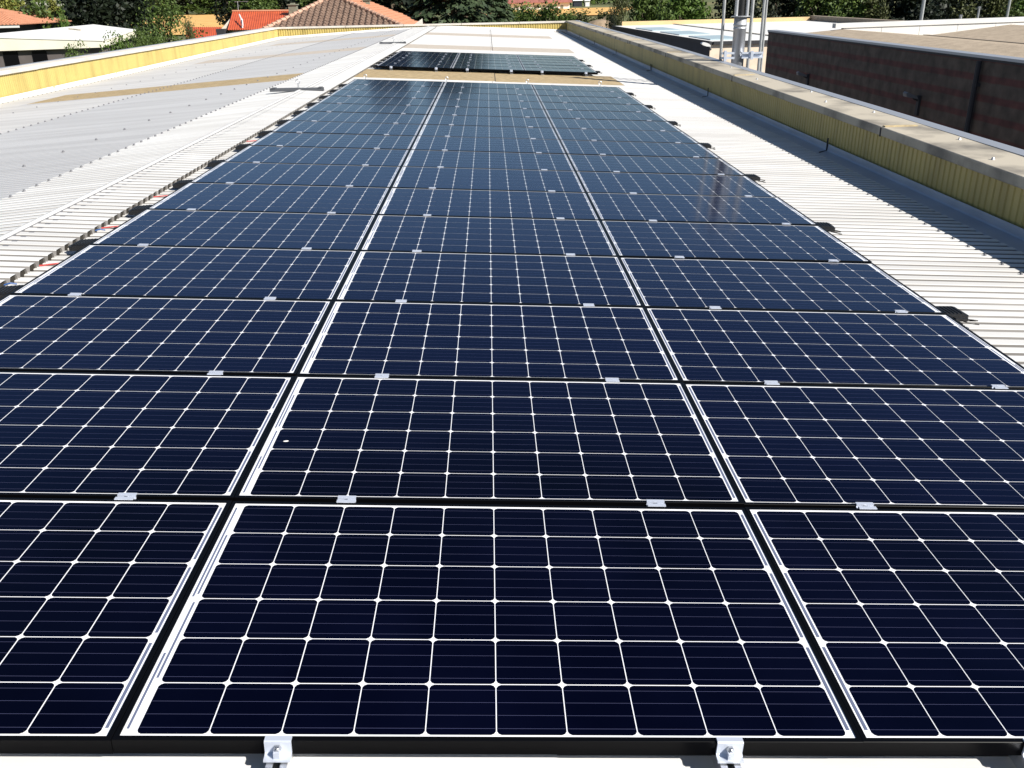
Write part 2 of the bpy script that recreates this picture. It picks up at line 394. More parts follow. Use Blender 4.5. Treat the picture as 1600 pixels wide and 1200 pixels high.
# bolts, mortar joint and flashing joints on the right parapet
mb = MB()
for x, y in ((5.237, 11.1), (5.03, 9.95), (5.2, 8.87), (5.2, 6.87), (4.98, 5.86), (5.2, 4.6), (5.05, 13.1), (5.22, 15.4)):
    z = ztop_r(y) + .002; screw(mb, (x, y, z), r=.018, h=.02, m=0)
kid(pr, mb.build('coping_bolts', [M['galv']], pr))
mb = MB()
for j in jr[:-1]:
    y = Y0 + j; x = xwall(y); z = ztop_r(y)
    mb.box((x + .0, y - .03, z - .002), (x + .34, y + .03, z + .012), 0)
    mb.box((x - .034, y - .012, z - .095), (x - .026, y + .012, z - .004), 1)
kid(pr, mb.build('coping_joints', [M['mortar'], M['joint']], pr))
mb = MB()
for y in (3.0, 9.23, 15.55, 21.85, 28.6, 35.0, 41.2):
    x = xwall(y); z = Wp(x, y, ROOF).z
    for d in ((0,) if y != 21.85 else (-.08, .08)):
        mb.box((x - .032, y + d - .012, z + .0), (x - .020, y + d + .012, z + .16))
        mb.extrude(((y + d - .012, 0), (y + d + .012, 0), (y + d + .012, .012), (y + d - .012, .012)), lambda a_, z_, x=x, z=z: (x - .02, a_, z + .006 + z_), lambda a_, z_, x=x, z=z: (x - .15, a_ - .10, z + .004 + z_))
kid(pr, mb.build('flashing_joints', [M['joint']], pr))
mb = MB()
for y in (26.2, 33.5, 40.0):
    x = xleft(y); z = left_f(x, y, 0).z
    mb.box((x + .018, y - .02, z + .0), (x + .034, y + .02, z + .10))
p = left_f(xleft(22.0), 21.9, 0)
for d in (-.14, .14): mb.box((p.x - .01, 21.9 + d - .07, p.z + .02), (p.x + .02, 21.9 + d + .07, p.z + .10))
kid(pleft, mb.build('flashing_joints', [M['mortar']], pleft))
# pointed end plate of the ridge behind the far parapet, and the outer walls
mb = MB(); e = at(655, 29, 49.9); b0, b1 = at(645, 40, 49.9), at(661, 40, 49.9)
mb.extrude(((b0.x, b0.z - .1), (b1.x, b1.z - .1), (b1.x, b1.z + .02), (at(660, 29, 49.9).x, e.z), (b0.x, b0.z + .02)), lambda x, z: (x, 49.85, z), lambda x, z: (x, 49.90, z))
kid(wh, mb.build('ridge_end_plate', [M['concrete_pale']], wh))
mb = MB()
mb.box((5.05, Y0, -6), (5.30, Y1 + .3, .0)); mb.box((-10.85, Y0, -6), (-10.60, Y1 + .3, .0)); mb.box((-10.6, Y1 + .06, -6), (5.05, Y1 + .3, .02)); mb.box((-10.6, Y0 - .2, -6), (5.05, Y0, -.5))
kid(wh, mb.build('outer_wall', [M['wall_plain']], wh))

# ------------------------------------------------------------------ solar panels
P = 0.158; NU, NV = 10, 6; CELL = .1551; CH = .0105
LM, RM = .031, .0175                                # white margins left and right of the cells
RP = 1.0023                                         # row spacing
FO = .0125                                          # frame width
def panel_proto(mirror):
    sx = -1 if mirror else 1; W0 = NU * P
    X = (lambda x: W0 - x) if mirror else (lambda x: x)
    root = empty('solar_panel', (0, 0, 0), 'solar panel', 'solar panel', 'solar panels')
    mb = MB()
    x0, x1, y0, y1 = -LM, W0 + RM, -.0055, .9565
    def bx(a, b, m=0):
        (ax, ay, az), (bx_, by, bz) = a, b; xa, xb = sorted((X(ax), X(bx_))); mb.box((xa, ay, az), (xb, by, bz), m)
    bx((x0, y0, -.006), (x1, y1, -.0015))
    kid(root, mb.build('backsheet', [M['backsheet']], root))
    mb = MB(); zc = -.0009; h = CELL / 2
    for i in range(NU):
        for j in range(NV):
            cx, cy = (i + .5) * P, (j + .5) * P
            pts = [(-h + CH, -h), (h - CH, -h), (h - CH * .35, -h + CH * .35), (h, -h + CH), (h, h - CH), (h - CH * .35, h - CH * .35), (h - CH, h), (-h + CH, h), (-h + CH * .35, h - CH * .35), (-h, h - CH), (-h, -h + CH), (-h + CH * .35, -h + CH * .35)]
            mb.poly([(X(cx) + a, cy + b, zc) for a, b in pts])
    kid(root, mb.build('solar_cells', [M['cell']], root))
    mb = MB()
    for j in range(NV):
        for k in range(4):
            y = j * P + .0198 + k * .0395
            for i in range(NU):
                a, b = sorted((X(i * P + .0026), X((i + 1) * P - .0026)))
                mb.poly([(a, y - .0005, -.0005), (b, y - .0005, -.0005), (b, y + .0005, -.0005), (a, y + .0005, -.0005)], 0)
    def rb(xc, v0, v1, wd=.0055):
        a, b = sorted((X(xc - wd / 2), X(xc + wd / 2))); mb.poly([(a, v0 * P, -.0007), (b, v0 * P, -.0007), (b, v1 * P, -.0007), (a, v1 * P, -.0007)], 1)
    rb(-.021, .1, 1.65); rb(-.0105, 1.1, 2.9); rb(-.021, 3.05, 5.9); rb(-.0105, 3.12, 4.92)
    for v in (0, 2, 4): rb(W0 + .0075, v + .12, v + 1.88, .0075)
    kid(root, mb.build('busbars', [M['busbar'], M['ribbon']], root))
    mb = MB(); ox0, ox1, oy0, oy1 = x0 - FO, x1 + FO, y0 - FO, y1 + FO; zb = -.038; zt = .0012
    a0, a1 = sorted((X(ox0), X(ox1))); i0, i1 = sorted((X(x0), X(x1)))
    ch = .0012
    O = [(a0, oy0), (a1, oy0), (a1, oy1), (a0, oy1)]; Oc = [(a0 + ch, oy0 + ch), (a1 - ch, oy0 + ch), (a1 - ch, oy1 - ch), (a0 + ch, oy1 - ch)]; I = [(i0, y0), (i1, y0), (i1, y1), (i0, y1)]
    for k in range(4):
        j = (k + 1) % 4
        q = lambda p, z: (p[0], p[1], z)
        mb.poly([q(O[k], zb), q(O[j], zb), q(O[j], zt - ch), q(O[k], zt - ch)])
        mb.poly([q(O[k], zt - ch), q(O[j], zt - ch), q(Oc[j], zt), q(Oc[k], zt)])
        mb.poly([q(Oc[k], zt), q(Oc[j], zt), q(I[j], zt), q(I[k], zt)])
        mb.poly([q(I[k], zt), q(I[j], zt), q(I[j], -.006), q(I[k], -.006)])
        F = [(i0 + .02, y0 + .02), (i1 - .02, y0 + .02), (i1 - .02, y1 - .02), (i0 + .02, y1 - .02)]
        mb.poly([q(O[j], zb), q(O[k], zb), q(F[k], zb), q(F[j], zb)])
    kid(root, mb.build('frame', [M['black_frame']], root))
    return root
CX = {'left': -1.6555, 'middle': 0.0, 'right': 1.6370}
protoA, protoB = panel_proto(False), panel_proto(True)
used = {'A': False, 'B': False}
def place_panel(c, y, label, group):
    key = 'B' if c == 'right' else 'A'; pr_ = protoB if key == 'B' else protoA
    o = pr_ if not used[key] else copy_tree(pr_)
    used[key] = True
    o.location = Wp(CX[c], y, random.uniform(-.0008, .0008))
    o.rotation_euler = (max(-.0028, min(.0028, random.gauss(0, .0016))), TH + random.gauss(0, .0007), 0)
    o.scale = (1, 1, 1)
    if c == 'left': o.scale = (1.017, 1, 1); o.location = Wp(CX[c] - 1.5975 * .017, y, random.uniform(-.0008, .0008))
    o['label'] = label; o['group'] = group
    return o
for r in range(16):
    for c in ('left', 'middle', 'right'):
        place_panel(c, r * RP, f'dark blue solar panel, {ORD[r + 1]} row from the front, {c} column of the long array', 'panels of the long solar array')
UY = 19.50
UROWS = 6
for r in range(UROWS):
    for c in ('left', 'middle', 'right'):
        place_panel(c, UY + r * RP, f'black solar panel, {ORD[r + 1]} row, {c} column of the small far array', 'panels of the small far solar array')

# ------------------------------------------------------------------ rails with clamps
RX = [(-1.395, 'left', 'left'), (-.385, 'right', 'left'), (.314, 'left', 'middle'), (1.307, 'right', 'middle'), (2.003, 'left', 'right'), (3.000, 'right', 'right')]
rail_prof = ((-.023, -.079), (.023, -.079), (.023, -.0395), (.008, -.0395), (.008, -.044), (.018, -.044), (.018, -.073), (.004, -.073), (.004, -.058), (-.004, -.058), (-.004, -.073), (-.018, -.073), (-.018, -.044), (-.008, -.044), (-.008, -.0395), (-.023, -.0395))
def clamp_mesh():
    mb = MB()                                       # hat-shaped mid clamp lying across the gap, local x along the row
    l = .029; pr_ = ((-.0195, .0014), (-.0195, .0046), (-.0058, .0046), (-.0058, -.006), (.0058, -.006), (.0058, .0046), (.0195, .0046), (.0195, .0014), (.0086, .0014), (.0086, -.0092), (-.0086, -.0092), (-.0086, .0014))
    mb.extrude(pr_, lambda y, z: (-l, y, z), lambda y, z: (l, y, z), 0)
    mb.tube([(0, 0, -.006), (0, 0, .002)], .0055, 6, 1)
    return mb
def end_clamp_mesh():
    mb = MB(); l = .029                             # Z-shaped end clamp, gripping the front of a frame at local y = 0
    pr_ = ((.009, .0016), (.009, .0050), (-.004, .0052), (-.0072, .003), (-.0075, -.026), (-.013, -.030), (-.026, -.030), (-.026, -.036), (-.010, -.036), (-.0025, -.030), (-.0025, .0016))
    mb.extrude(pr_, lambda y, z: (-l, y, z), lambda y, z: (l, y, z), 0)
    mb.tube([(0, -.0076, -.012), (0, -.0155, -.012)], [.009, .008], 6, 1)
    mb.tube([(0, -.0150, -.012), (0, -.0200, -.012)], .0045, 8, 1)
    mb.box((-.007, -.024, -.030), (.007, -.0130, -.012), 0)
    return mb
cm = clamp_mesh().build('clamp', [M['alu_clamp'], M['steel']]); em = end_clamp_mesh().build('end_clamp', [M['alu_clamp'], M['steel']])
first = {'c': True, 'e': True}
def add_clamp(kind, root, x, y, z=0, flip=False):
    src = cm if kind == 'c' else em
    o = src if first[kind] else src.copy()
    if not first[kind]: col.objects.link(o)
    first[kind] = False
    o.parent = root; o.location = (x, y, z)
    o.rotation_euler = (0, 0, math.pi if flip else 0)
    return o
def rail_set(y_start, rows, name_bit, y0r, y1r):
    for x, side, c in RX:
        base = Wp(x, y0r, 0)
        root = empty('mounting_rail', base, f'{side} aluminium mounting rail under the {c} column of the {name_bit}', 'mounting rail', 'aluminium rails under the panels', rot=(0, TH, 0))
        mb = MB(); L = y1r - y0r
        mb.extrude(rail_prof, lambda a, z: (a, 0, z), lambda a, z: (a, L, z), 0)
        mb.box((-.03, .03, -.088), (.045, .10, -.079), 0)
        o = mb.build('rail', [M['alu']]); o.parent = root
        jx = random.uniform(-.01, .01)
        for r in range(1, rows):
            add_clamp('c', root, random.uniform(-.012, .012), y_start + r * RP - .0256 - y0r, .0022)
        add_clamp('e', root, 0, y_start - .018 - y0r)
        add_clamp('e', root, 0, y_start + (rows - 1) * RP + .969 - y0r, flip=True)
rail_set(0.0, 16, 'long array', -.21, 16.33)
rail_set(UY, UROWS, 'small far array', UY - .07, UY + UROWS * RP + .2)

# ------------------------------------------------------------------ optimizers at the array edges
def optimizer_proto():
    root = empty('power_optimizer', (0, 0, 0), 'black optimizer box', 'optimizer box', 'black optimizer boxes along the array edges')
    mb = MB()
    a = ((-.072, -.085), (.060, -.085), (.072, -.073), (.072, .073), (.060, .085), (-.072, .085))
    mb.extrude([(p[0], p[1]) for p in a], lambda x, y: (x, y, -.022), lambda x, y: (x, y, .008), 0)
    mb.extrude([(p[0] * .84, p[1] * .84) for p in a], lambda x, y: (x, y, .008), lambda x, y: (x, y, .013), 0)
    for k in range(5): mb.box((-.05 + k * .022, -.06, .013), (-.042 + k * .022, .06, .017), 0)
    mb.box((-.02, -.108, -.016), (.05, -.085, .002), 0)
    mb.box((-.075, -.12, -.036), (.02, .10, -.024), 0)
    kid(root, mb.build('housing', [M['black_plastic']], root))
    mb = MB()
    mb.tube([(.045, -.100, -.006), (.075, -.118, -.004), (.105, -.110, -.010), (.112, -.080, -.022), (.095, -.055, -.030), (.06, -.05, -.030)], .0035, 6)
    mb.tube([(.01, -.105, -.008), (.03, -.130, -.012), (.075, -.136, -.020), (.11, -.12, -.028), (.10, -.09, -.034)], .0035, 6)
    kid(root, mb.build('cable', [M['cable_black']], root))
    return root
op = optimizer_proto(); opf = True
def place_opt(x, y, label, rz):
    global opf
    o = op if opf else copy_tree(op); opf = False
    o.location = Wp(x, y, -.032); o.rotation_euler = (0, TH, rz); o['label'] = label
for r in (1, 3, 5, 7, 9, 11, 13, 15):
    place_opt(3.335, r * RP + .085, f'black optimizer box on the right edge of the long array beside row {NUM[r]}', random.uniform(-.06, .06))
for r in range(1, 16):
    place_opt(-1.81, r * RP + .10, f'black optimizer box on the left edge of the long array beside row {NUM[r]}', math.pi + random.uniform(-.06, .06))
for r in (1, 3, 5):
    place_opt(3.335, UY + r * RP - .3, f'black optimizer box on the right edge of the small far array beside row {NUM[r]}', random.uniform(-.06, .06))
for r in range(6):
    place_opt(-1.825, UY + r * RP + .45, f'black optimizer box on the left edge of the small far array beside row {NUM[r]}', math.pi + random.uniform(-.06, .06))
# red and blue leads that show in the gap beside the ridge
for k, (y, c, nm) in enumerate(((3.75, 'cable_red', 'second'), (4.70, 'cable_red', 'third'), (5.75, 'cable_red', 'fourth'), (8.75, 'cable_red', 'eighth'))):
    mb = MB(); z = ROOF + .012
    mb.tube([Wp(-1.70, y + .16, z), Wp(-1.78, y + .10, z + .004), Wp(-1.86, y + .05, z), Wp(-1.955, y + .01, z - .004)], .005, 6)
    tag(mb.build('cable', [M[c]], None, tuple(Wp(-1.85, y, ROOF))), f'red cable lying in the gap between ridge and panels, {ORD[k + 1]} from the front', 'cable', 'red cables by the ridge')
for k, (y, w_) in enumerate(((3.30, 'nearer'), (4.55, 'farther'))):
    mb = MB(); z = ROOF + .02
    mb.tube([Wp(-1.885, y + .06, z), Wp(-1.91, y + .04, z + .01), Wp(-1.94, y + .03, z + .002)], .005, 6)
    tag(mb.build('cable', [M['cable_blue']], None, tuple(Wp(-1.94, y, ROOF))), f'short blue cable tip beside a black box, {w_} of two', 'cable', 'blue cable tips')
# white fleck on the glass
mb = MB(); c0 = Wp(.040, 1.377, .0012)
pts = [(-.010, -.002), (-.005, -.004), (.003, -.003), (.010, .002), (.006, .004), (-.003, .003)]
mb.extrude(pts, lambda x, y: Wp(.04 + x, 1.377 + y, .0006), lambda x, y: Wp(.04 + x * .8, 1.377 + y * .7, .003))
tag(mb.build('fleck', [M['flash_lit']], None, tuple(c0)), 'small white fleck on the second middle panel of the long array', 'fleck')

# ------------------------------------------------------------------ lifeline anchors on the ridge cap
for (px, py, lab) in ((478, 146, 'nearer'), (616, 68, 'farther')):
    c = Wp(-2.40, 14.2 if lab == 'nearer' else 30.6, 0); y = c.y; zb = zc + .012
    root = empty('roof_anchor', (RIDGE.x - .05, y, zb), f'grey anchor plate with a ring across the ridge cap, {lab} of two', 'roof anchor', 'anchor plates on the ridge')
    mb = MB()
    mb.box((RIDGE.x - .50, y - .05, zb - .030), (RIDGE.x - .002, y + .05, zb + .022)); mb.box((RIDGE.x + .0, y - .05, zb - .034), (RIDGE.x + .40, y + .05, zb + .018))
    mb.box((RIDGE.x - .47, y - .06, zb + .022), (RIDGE.x - .40, y + .06, zb + .032)); mb.box((RIDGE.x + .32, y - .06, zb + .018), (RIDGE.x + .38, y + .06, zb + .030))
    kid(root, mb.build('plate', [M['anchor']], root))
    mb = MB(); mb.tube([(RIDGE.x - .02, y, zb + .02), (RIDGE.x - .02, y, zb + .09)], .012, 8)
    ring = [(RIDGE.x - .02 + .034 * math.sin(t), y, zb + .124 - .034 * math.cos(t)) for t in [2 * math.pi * k / 16 for k in range(17)]]
    mb.tube(ring, .008, 6, caps=False)
    kid(root, mb.build('eyebolt', [M['galv']], root))
# eyebolts behind the far end of the long array
for k, (px, py) in enumerate(((574, 119), (693, 125), (809, 128), (923, 133))):
    p = Wp((-1.62, -.03, 1.56, 3.0)[k], 16.75, ROOF)
    root = empty('eyebolt', p, f'small pale eyebolt behind the last row of the long array, {ORD[k + 1]} from the left', 'eyebolt', 'eyebolts behind the long array')
    mb = MB(); mb.tube([p, p + Vector((0, 0, .06))], .008, 6)
    mb.tube([(p.x + .03 * math.sin(t), p.y, p.z + .09 - .03 * math.cos(t)) for t in [2 * math.pi * k2 / 14 for k2 in range(15)]], .007, 6, caps=False)
    kid(root, mb.build('bolt', [M['galv']], root))

# ------------------------------------------------------------------ chimney beside the right parapet
cb = Vector((5.74, 16.95, -6))
ch = empty('chimney', cb, 'galvanised flue with tall support poles standing beside the right parapet', 'chimney')
def cyl(prof, n=24):
    mb = MB(); b = 0
    for r, z in prof:
        for a in range(n): mb.v.append((cb.x + r * math.cos(2 * math.pi * a / n), cb.y + r * math.sin(2 * math.pi * a / n), z))
    for k in range(len(prof) - 1):
        for a in range(n):
            c = (a + 1) % n; mb.f.append((k * n + a, k * n + c, (k + 1) * n + c, (k + 1) * n + a)); mb.m.append(0)
    mb.f.append(tuple((len(prof) - 1) * n + a for a in range(n))); mb.m.append(0)
    return mb
kid(ch, cyl([(.122, -6), (.122, .78), (.129, .785), (.129, .80), (.122, .805), (.122, .84), (.131, .845), (.131, .87), (.122, .875), (.122, 1.00)]).build('flue', [M['galv']], ch, smooth=True))
kid(ch, cyl([(.122, .999), (.18, 1.0), (.18, 1.018), (.09, 1.02)]).build('flange', [M['galv']], ch))
kid(ch, cyl([(.065, 1.02), (.065, 2.45), (.09, 2.46), (.09, 2.5)]).build('flue_top', [M['black_plastic']], ch))
mb = MB(); kid(ch, (mb.tube([(cb.x - .105, cb.y - .04, 1.02), (cb.x - .105, cb.y - .04, 2.45)], .034, 10), mb)[1].build('tube', [M['galv']], ch))
mb = MB(); kid(ch, (mb.tube([(cb.x + .105, cb.y - .04, 1.02), (cb.x + .105, cb.y - .04, 2.45)], .034, 10), mb)[1].build('tube', [M['galv']], ch))
for (px, py, Y, r_) in ((1126, 88, 17.0, .030), (1170, 80, 17.6, .034), (1186.5, 90, 17.1, .028), (1190.5, 90, 17.25, .022)):
    q = at(px, py, Y); mb = MB(); mb.tube([(q.x, Y, -.6), (q.x, Y, 2.6)], r_, 8); kid(ch, mb.build('pole', [M['galv_dull']], ch))
mb = MB()
zb_ = at(1160, 87, 16.85).z
for dz in (-.05, .035): mb.box((cb.x + .04, 16.78, zb_ + dz), (at(1191, 87, 16.85).x, 16.84, zb_ + dz + .03))
mb.box((cb.x + .04, 16.84, zb_ - .05), (at(1191, 87, 16.85).x, 16.86, zb_ + .065))
mb.box((at(1172, 87, 16.8).x, 16.75, zb_ - .07), (at(1176, 87, 16.8).x, 16.78, zb_ + .09))
mb.box((at(1127, 87, 16.9).x, 16.86, zb_ - .06), (cb.x - .08, 16.92, zb_ - .02)); mb.box((at(1127, 87, 16.9).x, 16.84, zb_ + .03), (cb.x - .10, 16.90, zb_ + .07))
mb.box((at(1130, 87, 16.9).x, 16.82, zb_ - .09), (at(1134, 87, 16.9).x, 16.87, zb_ + .10))
kid(ch, mb.build('bracket', [M['alu_clamp']], ch))

# ------------------------------------------------------------------ terrain
def terr(x, y):
    z = -6.0 + max(0, min(y, 450) - 200) * .011
    z += max(0, y - 450) * .004
    if x > 60: z += min(1, (x - 60) / 120) * max(0, min(y, 700) - 150) * .022
    return z
g = MB(); xs = [-900, -500, -300, -200, -120, -60, 0, 30, 60, 100, 140, 200, 300, 500, 900]; ysg = [-80, 0, 60, 120, 200, 260, 320, 380, 450, 600, 900, 1600]
for y in ysg:
    for x in xs: g.v.append((x, y, terr(x, y)))
n = len(xs)
for j in range(len(ysg) - 1):
    for i in range(n - 1):
        a = j * n + i; g.f.append((a, a + 1, a + n + 1, a + n)); g.m.append(0)
M['ground'] = mat('dry_grass_ground', (.16, .15, .06), .95, c2=(.09, .11, .035), nscale=.05, lo=.4, hi=.6)
tag(g.build('ground', [M['ground']]), kind='structure')
M['wheat'] = mat('stubble_field', (.74, .44, .14), .95, c2=(.58, .33, .10), nscale=.25, lo=.35, hi=.7, bump=.5, bscale=2)
def field(name, pts, ny=8):
    mb = MB()
    (xa0, xb0, ya), (xa1, xb1, yb) = pts
    for j in range(ny):
        t0, t1 = j / ny, (j + 1) / ny
        def e(t, s):
            y = ya + (yb - ya) * t; x = (xa0 + (xa1 - xa0) * t) * (1 - s) + (xb0 + (xb1 - xb0) * t) * s
            return (x, y, terr(x, y) + .35)
        for s in range(6): mb.poly([e(t0, s / 6), e(t0, (s + 1) / 6), e(t1, (s + 1) / 6), e(t1, s / 6)])
    tag(mb.build(name, [M['wheat']]), kind='structure')
field('wheat_field', ((-95, -55, 225), (-145, -95, 418)))
field('wheat_field', ((-10, 42, 300), (0, 62, 392)))

M['asphalt'] = mat('yard_asphalt', (.05, .05, .052), .9, c2=(.07, .07, .07), nscale=.6)
mb = MB(); mb.poly([(5.4, -70, -5.95), (60, -70, -5.95), (60, 62, -5.95), (5.4, 62, -5.95)])
tag(mb.build('yard', [M['asphalt']]), kind='structure')
# ------------------------------------------------------------------ buildings on the right
a1, a2 = atz(1110, 64.5, -.33), atz(957, 40, -.33)
q1 = Vector((12.1, a1.y + .3, 0))
b1 = empty('flat_roof_shed', (a1.x, a1.y, -6), 'low building with white flat roof and dark side wall beyond the right parapet', 'building')
mb = MB()
mb.poly([(a1.x, a1.y, -6), (a2.x, a2.y, -6), (a2.x, a2.y, -.36), (a1.x, a1.y, -.36)][::-1])
mb.poly([(a2.x, a2.y, -6), (22, a2.y + 2, -6), (22, a2.y + 2, -.36), (a2.x, a2.y, -.36)][::-1])
kid(b1, mb.build('side_wall', [M['wall_dark']], b1))
mb = MB(); mb.poly([(a1.x, a1.y, -6), (12.1, a1.y + .1, -6), (12.1, a1.y + .1, -.36), (a1.x, a1.y, -.36)]); kid(b1, mb.build('front_wall', [M['plaster']], b1))
mb = MB()
def rf(t, s):                                       # t along y, s across
    xa = a1.x + (a2.x - a1.x) * t; ya = a1.y + (a2.y - a1.y) * t; xb = 21.6; yb = a1.y + (a2.y + 1.8 - a1.y) * t
    return xa + (xb - xa) * s, ya + (yb - ya) * s
N = 14
for i in range(N):
    (ax, ay), (bx_, by), (cx, cy), (dx, dy) = rf(i / N, 0), rf(i / N, 1), rf((i + 1) / N, 1), rf((i + 1) / N, 0)
    mb.poly([(ax, ay, -.352), (bx_, by, -.352), (cx, cy, -.352), (dx, dy, -.352)], 0)
kid(b1, mb.build('roof', [M['white_roof2']], b1))
for (t0, t1) in ((.06, .22), (.30, .48), (.56, .76)):
    mb = MB(); p = [rf(t0, .03), rf(t0, .15), rf(t1, .15), rf(t1, .03)]
    mb.extrude([(q[0], q[1]) for q in p], lambda x, y: (x, y, -.35), lambda x, y: (x, y, -.31)); kid(b1, mb.build('rooflight', [M['blue_panel']], b1))
mb = MB()
mb.extrude(((-.05, -.46), (.12, -.46), (.12, -.345), (-.05, -.33)), lambda u, z: (a1.x + u, a1.y - .06, z), lambda u, z: (a2.x + u, a2.y, z))
mb.extrude(((-.05, -.46), (.12, -.46), (.12, -.345), (-.05, -.33)), lambda u, z: (a1.x + .12, a1.y - .06 + u, z), lambda u, z: (12.05, a1.y + .04 + u, z))
kid(b1, mb.build('gutter', [M['joint']], b1))
mb = MB(); (gx, gy), (hx, hy) = rf(0.0, .30), rf(1, .30); mb.box((gx - .04, gy, -.352), (gx + .04, gy + 1, -.33))
mb.extrude(((-.06, -.35), (.06, -.35), (.06, -.31), (-.06, -.31)), lambda u, z: (gx + u, gy + 1, z), lambda u, z: (hx + u, hy, z)); kid(b1, mb.build('roof_seam', [M['concrete']], b1))
mb = MB(); zt_ = -.12
mb.extrude(((0, -.4), (.3, -.4), (.3, zt_), (0, zt_)), lambda u, z: (a2.x + .6, a2.y + u, z), lambda u, z: (21.4, a2.y + 1.8 + u, z)); kid(b1, mb.build('parapet', [M['ochre']], b1))
mb = MB(); mb.extrude(((0, -.4), (.4, -.4), (.4, -.06), (0, -.06)), lambda u, z: (21.45 + u, a2.y + 2.2, z), lambda u, z: (21.45 + u, 34.5, z)); kid(b1, mb.build('parapet', [M['brown_roof']], b1))  # shaded run of the parapet: its shade is put into the darker brown
# white lamp on an arm
p = at(1100, 71, a1.y - .1); p2 = at(1109, 75, a1.y + .0)
l1 = empty('wall_lamp', (p2.x, p2.y, p2.z), 'white street light head on a short arm at the dark shed corner', 'lamp')
mb = MB()
for k in range(8):
    t0, t1 = k / 8, (k + 1) / 8
lens = [(-.62, .02), (-.5, .10), (-.2, .13), (.1, .11), (.3, .05), (.3, -.02), (-.1, -.06), (-.5, -.04)]
mb.extrude(lens, lambda u, z: (p.x + .12 + u * .40, p.y - .14, p.z + z * .7 - .10 * u), lambda u, z: (p.x + .12 + u * .40, p.y + .14, p.z + z * .7 - .10 * u)); kid(l1, mb.build('head', [M['lamp_white']], l1))
mb = MB(); mb.tube([(p.x + .2, p.y, p.z - .0), (p2.x + .05, p2.y, p2.z - .05), (p2.x + .12, p2.y + .2, p2.z - .15)], .03, 6); kid(l1, mb.build('arm', [M['lamp_grey']], l1))

# block 2: long concrete wall with red stripes, brown valley roof
X2 = 10.18; YE = 27.1; Z2 = .248; YW = 29.9
b2 = empty('factory_block', (X2, 20, -6), 'long grey concrete block with dark red stripes and brown roof on the right', 'building')
M['striped'] = mat('striped_concrete', (.082, .062, .048), .85)
t = M['striped'].node_tree; b = t.nodes['Principled BSDF']
tc = t.nodes.new('ShaderNodeTexCoord'); sp = t.nodes.new('ShaderNodeSeparateXYZ'); t.links.new(tc.outputs['Object'], sp.inputs[0])
m1 = t.nodes.new('ShaderNodeMath'); m1.operation = 'MODULO'; m1.inputs[1].default_value = .35
m0 = t.nodes.new('ShaderNodeMath'); m0.operation = 'ADD'; m0.inputs[1].default_value = 10.0 - .0175
wv = t.nodes.new('ShaderNodeTexNoise'); wv.inputs['Scale'].default_value = 2.5; wv.inputs['Detail'].default_value = 6; t.links.new(tc.outputs['Object'], wv.inputs['Vector'])
wm = t.nodes.new('ShaderNodeMath'); wm.operation = 'MULTIPLY_ADD'; wm.inputs[1].default_value = .035; t.links.new(wv.outputs['Fac'], wm.inputs[0]); t.links.new(sp.outputs['Z'], wm.inputs[2])
t.links.new(wm.outputs[0], m0.inputs[0]); t.links.new(m0.outputs[0], m1.inputs[0])
rmp = t.nodes.new('ShaderNodeValToRGB'); e = rmp.color_ramp.elements; e[0].position = 0; e[0].color = (.082, .062, .048, 1); e[1].position = .03; e[1].color = (.082, .062, .048, 1)
for pos, c in ((.055, (.088, .030, .026, 1)), (.150, (.088, .030, .026, 1)), (.185, (.082, .062, .048, 1))):
    k = e.new(pos); k.color = c
t.links.new(m1.outputs[0], rmp.inputs[0])
nz = t.nodes.new('ShaderNodeTexNoise'); nz.inputs['Scale'].default_value = 3.2; nz.inputs['Detail'].default_value = 10; t.links.new(tc.outputs['Object'], nz.inputs['Vector'])
mr = t.nodes.new('ShaderNodeMapRange'); mr.inputs['To Min'].default_value = -.1; mr.inputs['To Max'].default_value = 1.9; t.links.new(nz.outputs['Fac'], mr.inputs['Value'])
mx = t.nodes.new('ShaderNodeMix'); mx.data_type = 'RGBA'; mx.blend_type = 'MULTIPLY'; mx.inputs['Factor'].default_value = 1
t.links.new(rmp.outputs[0], mx.inputs['A']); t.links.new(mr.outputs[0], mx.inputs['B']); t.links.new(mx.outputs['Result'], b.inputs['Base Color'])
mb = MB(); mb.box((X2, -10, -6), (X2 + .3, YW, Z2 - .085)); kid(b2, mb.build('striped_wall', [M['striped']], b2))
mb = MB(); mb.box((X2 - .03, -10, Z2 - .040), (X2 + .28, YW + .03, Z2 + .010)); mb.box((X2 - .015, -10, Z2 - .083), (X2 + .25, YW + .01, Z2 - .041), 1); kid(b2, mb.build('edge_trim', [M['lead'], M['joint']], b2))
mb = MB()
mb.tube([(X2 - .07, 16.0, -6), (X2 - .07, 16.0, Z2 - .09)], .05, 8)
for z in (-.3, -2.0, -3.5): mb.box((X2 - .09, 15.93, z), (X2 - .001, 16.07, z + .05))
kid(b2, mb.build('downpipe', [M['joint']], b2))
secs = [(X2 + .28, Z2), (11.62, .339), (14.2, .11), (16.72, .372), (19.23, .131), (21.9, .38)]
mb = MB(); prf = []
y = -10.0
while y < YE:
    for tt, h in ((0, -1), (.3, -.3), (.5, 0), (.7, -.3)): prf.append((y + tt * .18, h * .05))
    y += .18
xs_ = [s[0] for s in secs]
sheet(mb, prf, xs_, lambda x, y, h: (x, y, pl(secs, x) + h))
kid(b2, mb.build('roof', [M['brown_roof']], b2))
mb = MB(); mb.extrude(((-.07, .02), (.07, .02), (.07, .045), (-.07, .045)), lambda u, z: (14.2 + u, -10, .11 + z - .02), lambda u, z: (14.2 + u, YE, .11 + z - .02)); kid(b2, mb.build('valley_gutter', [M['brown_roof']], b2))
mb = MB()
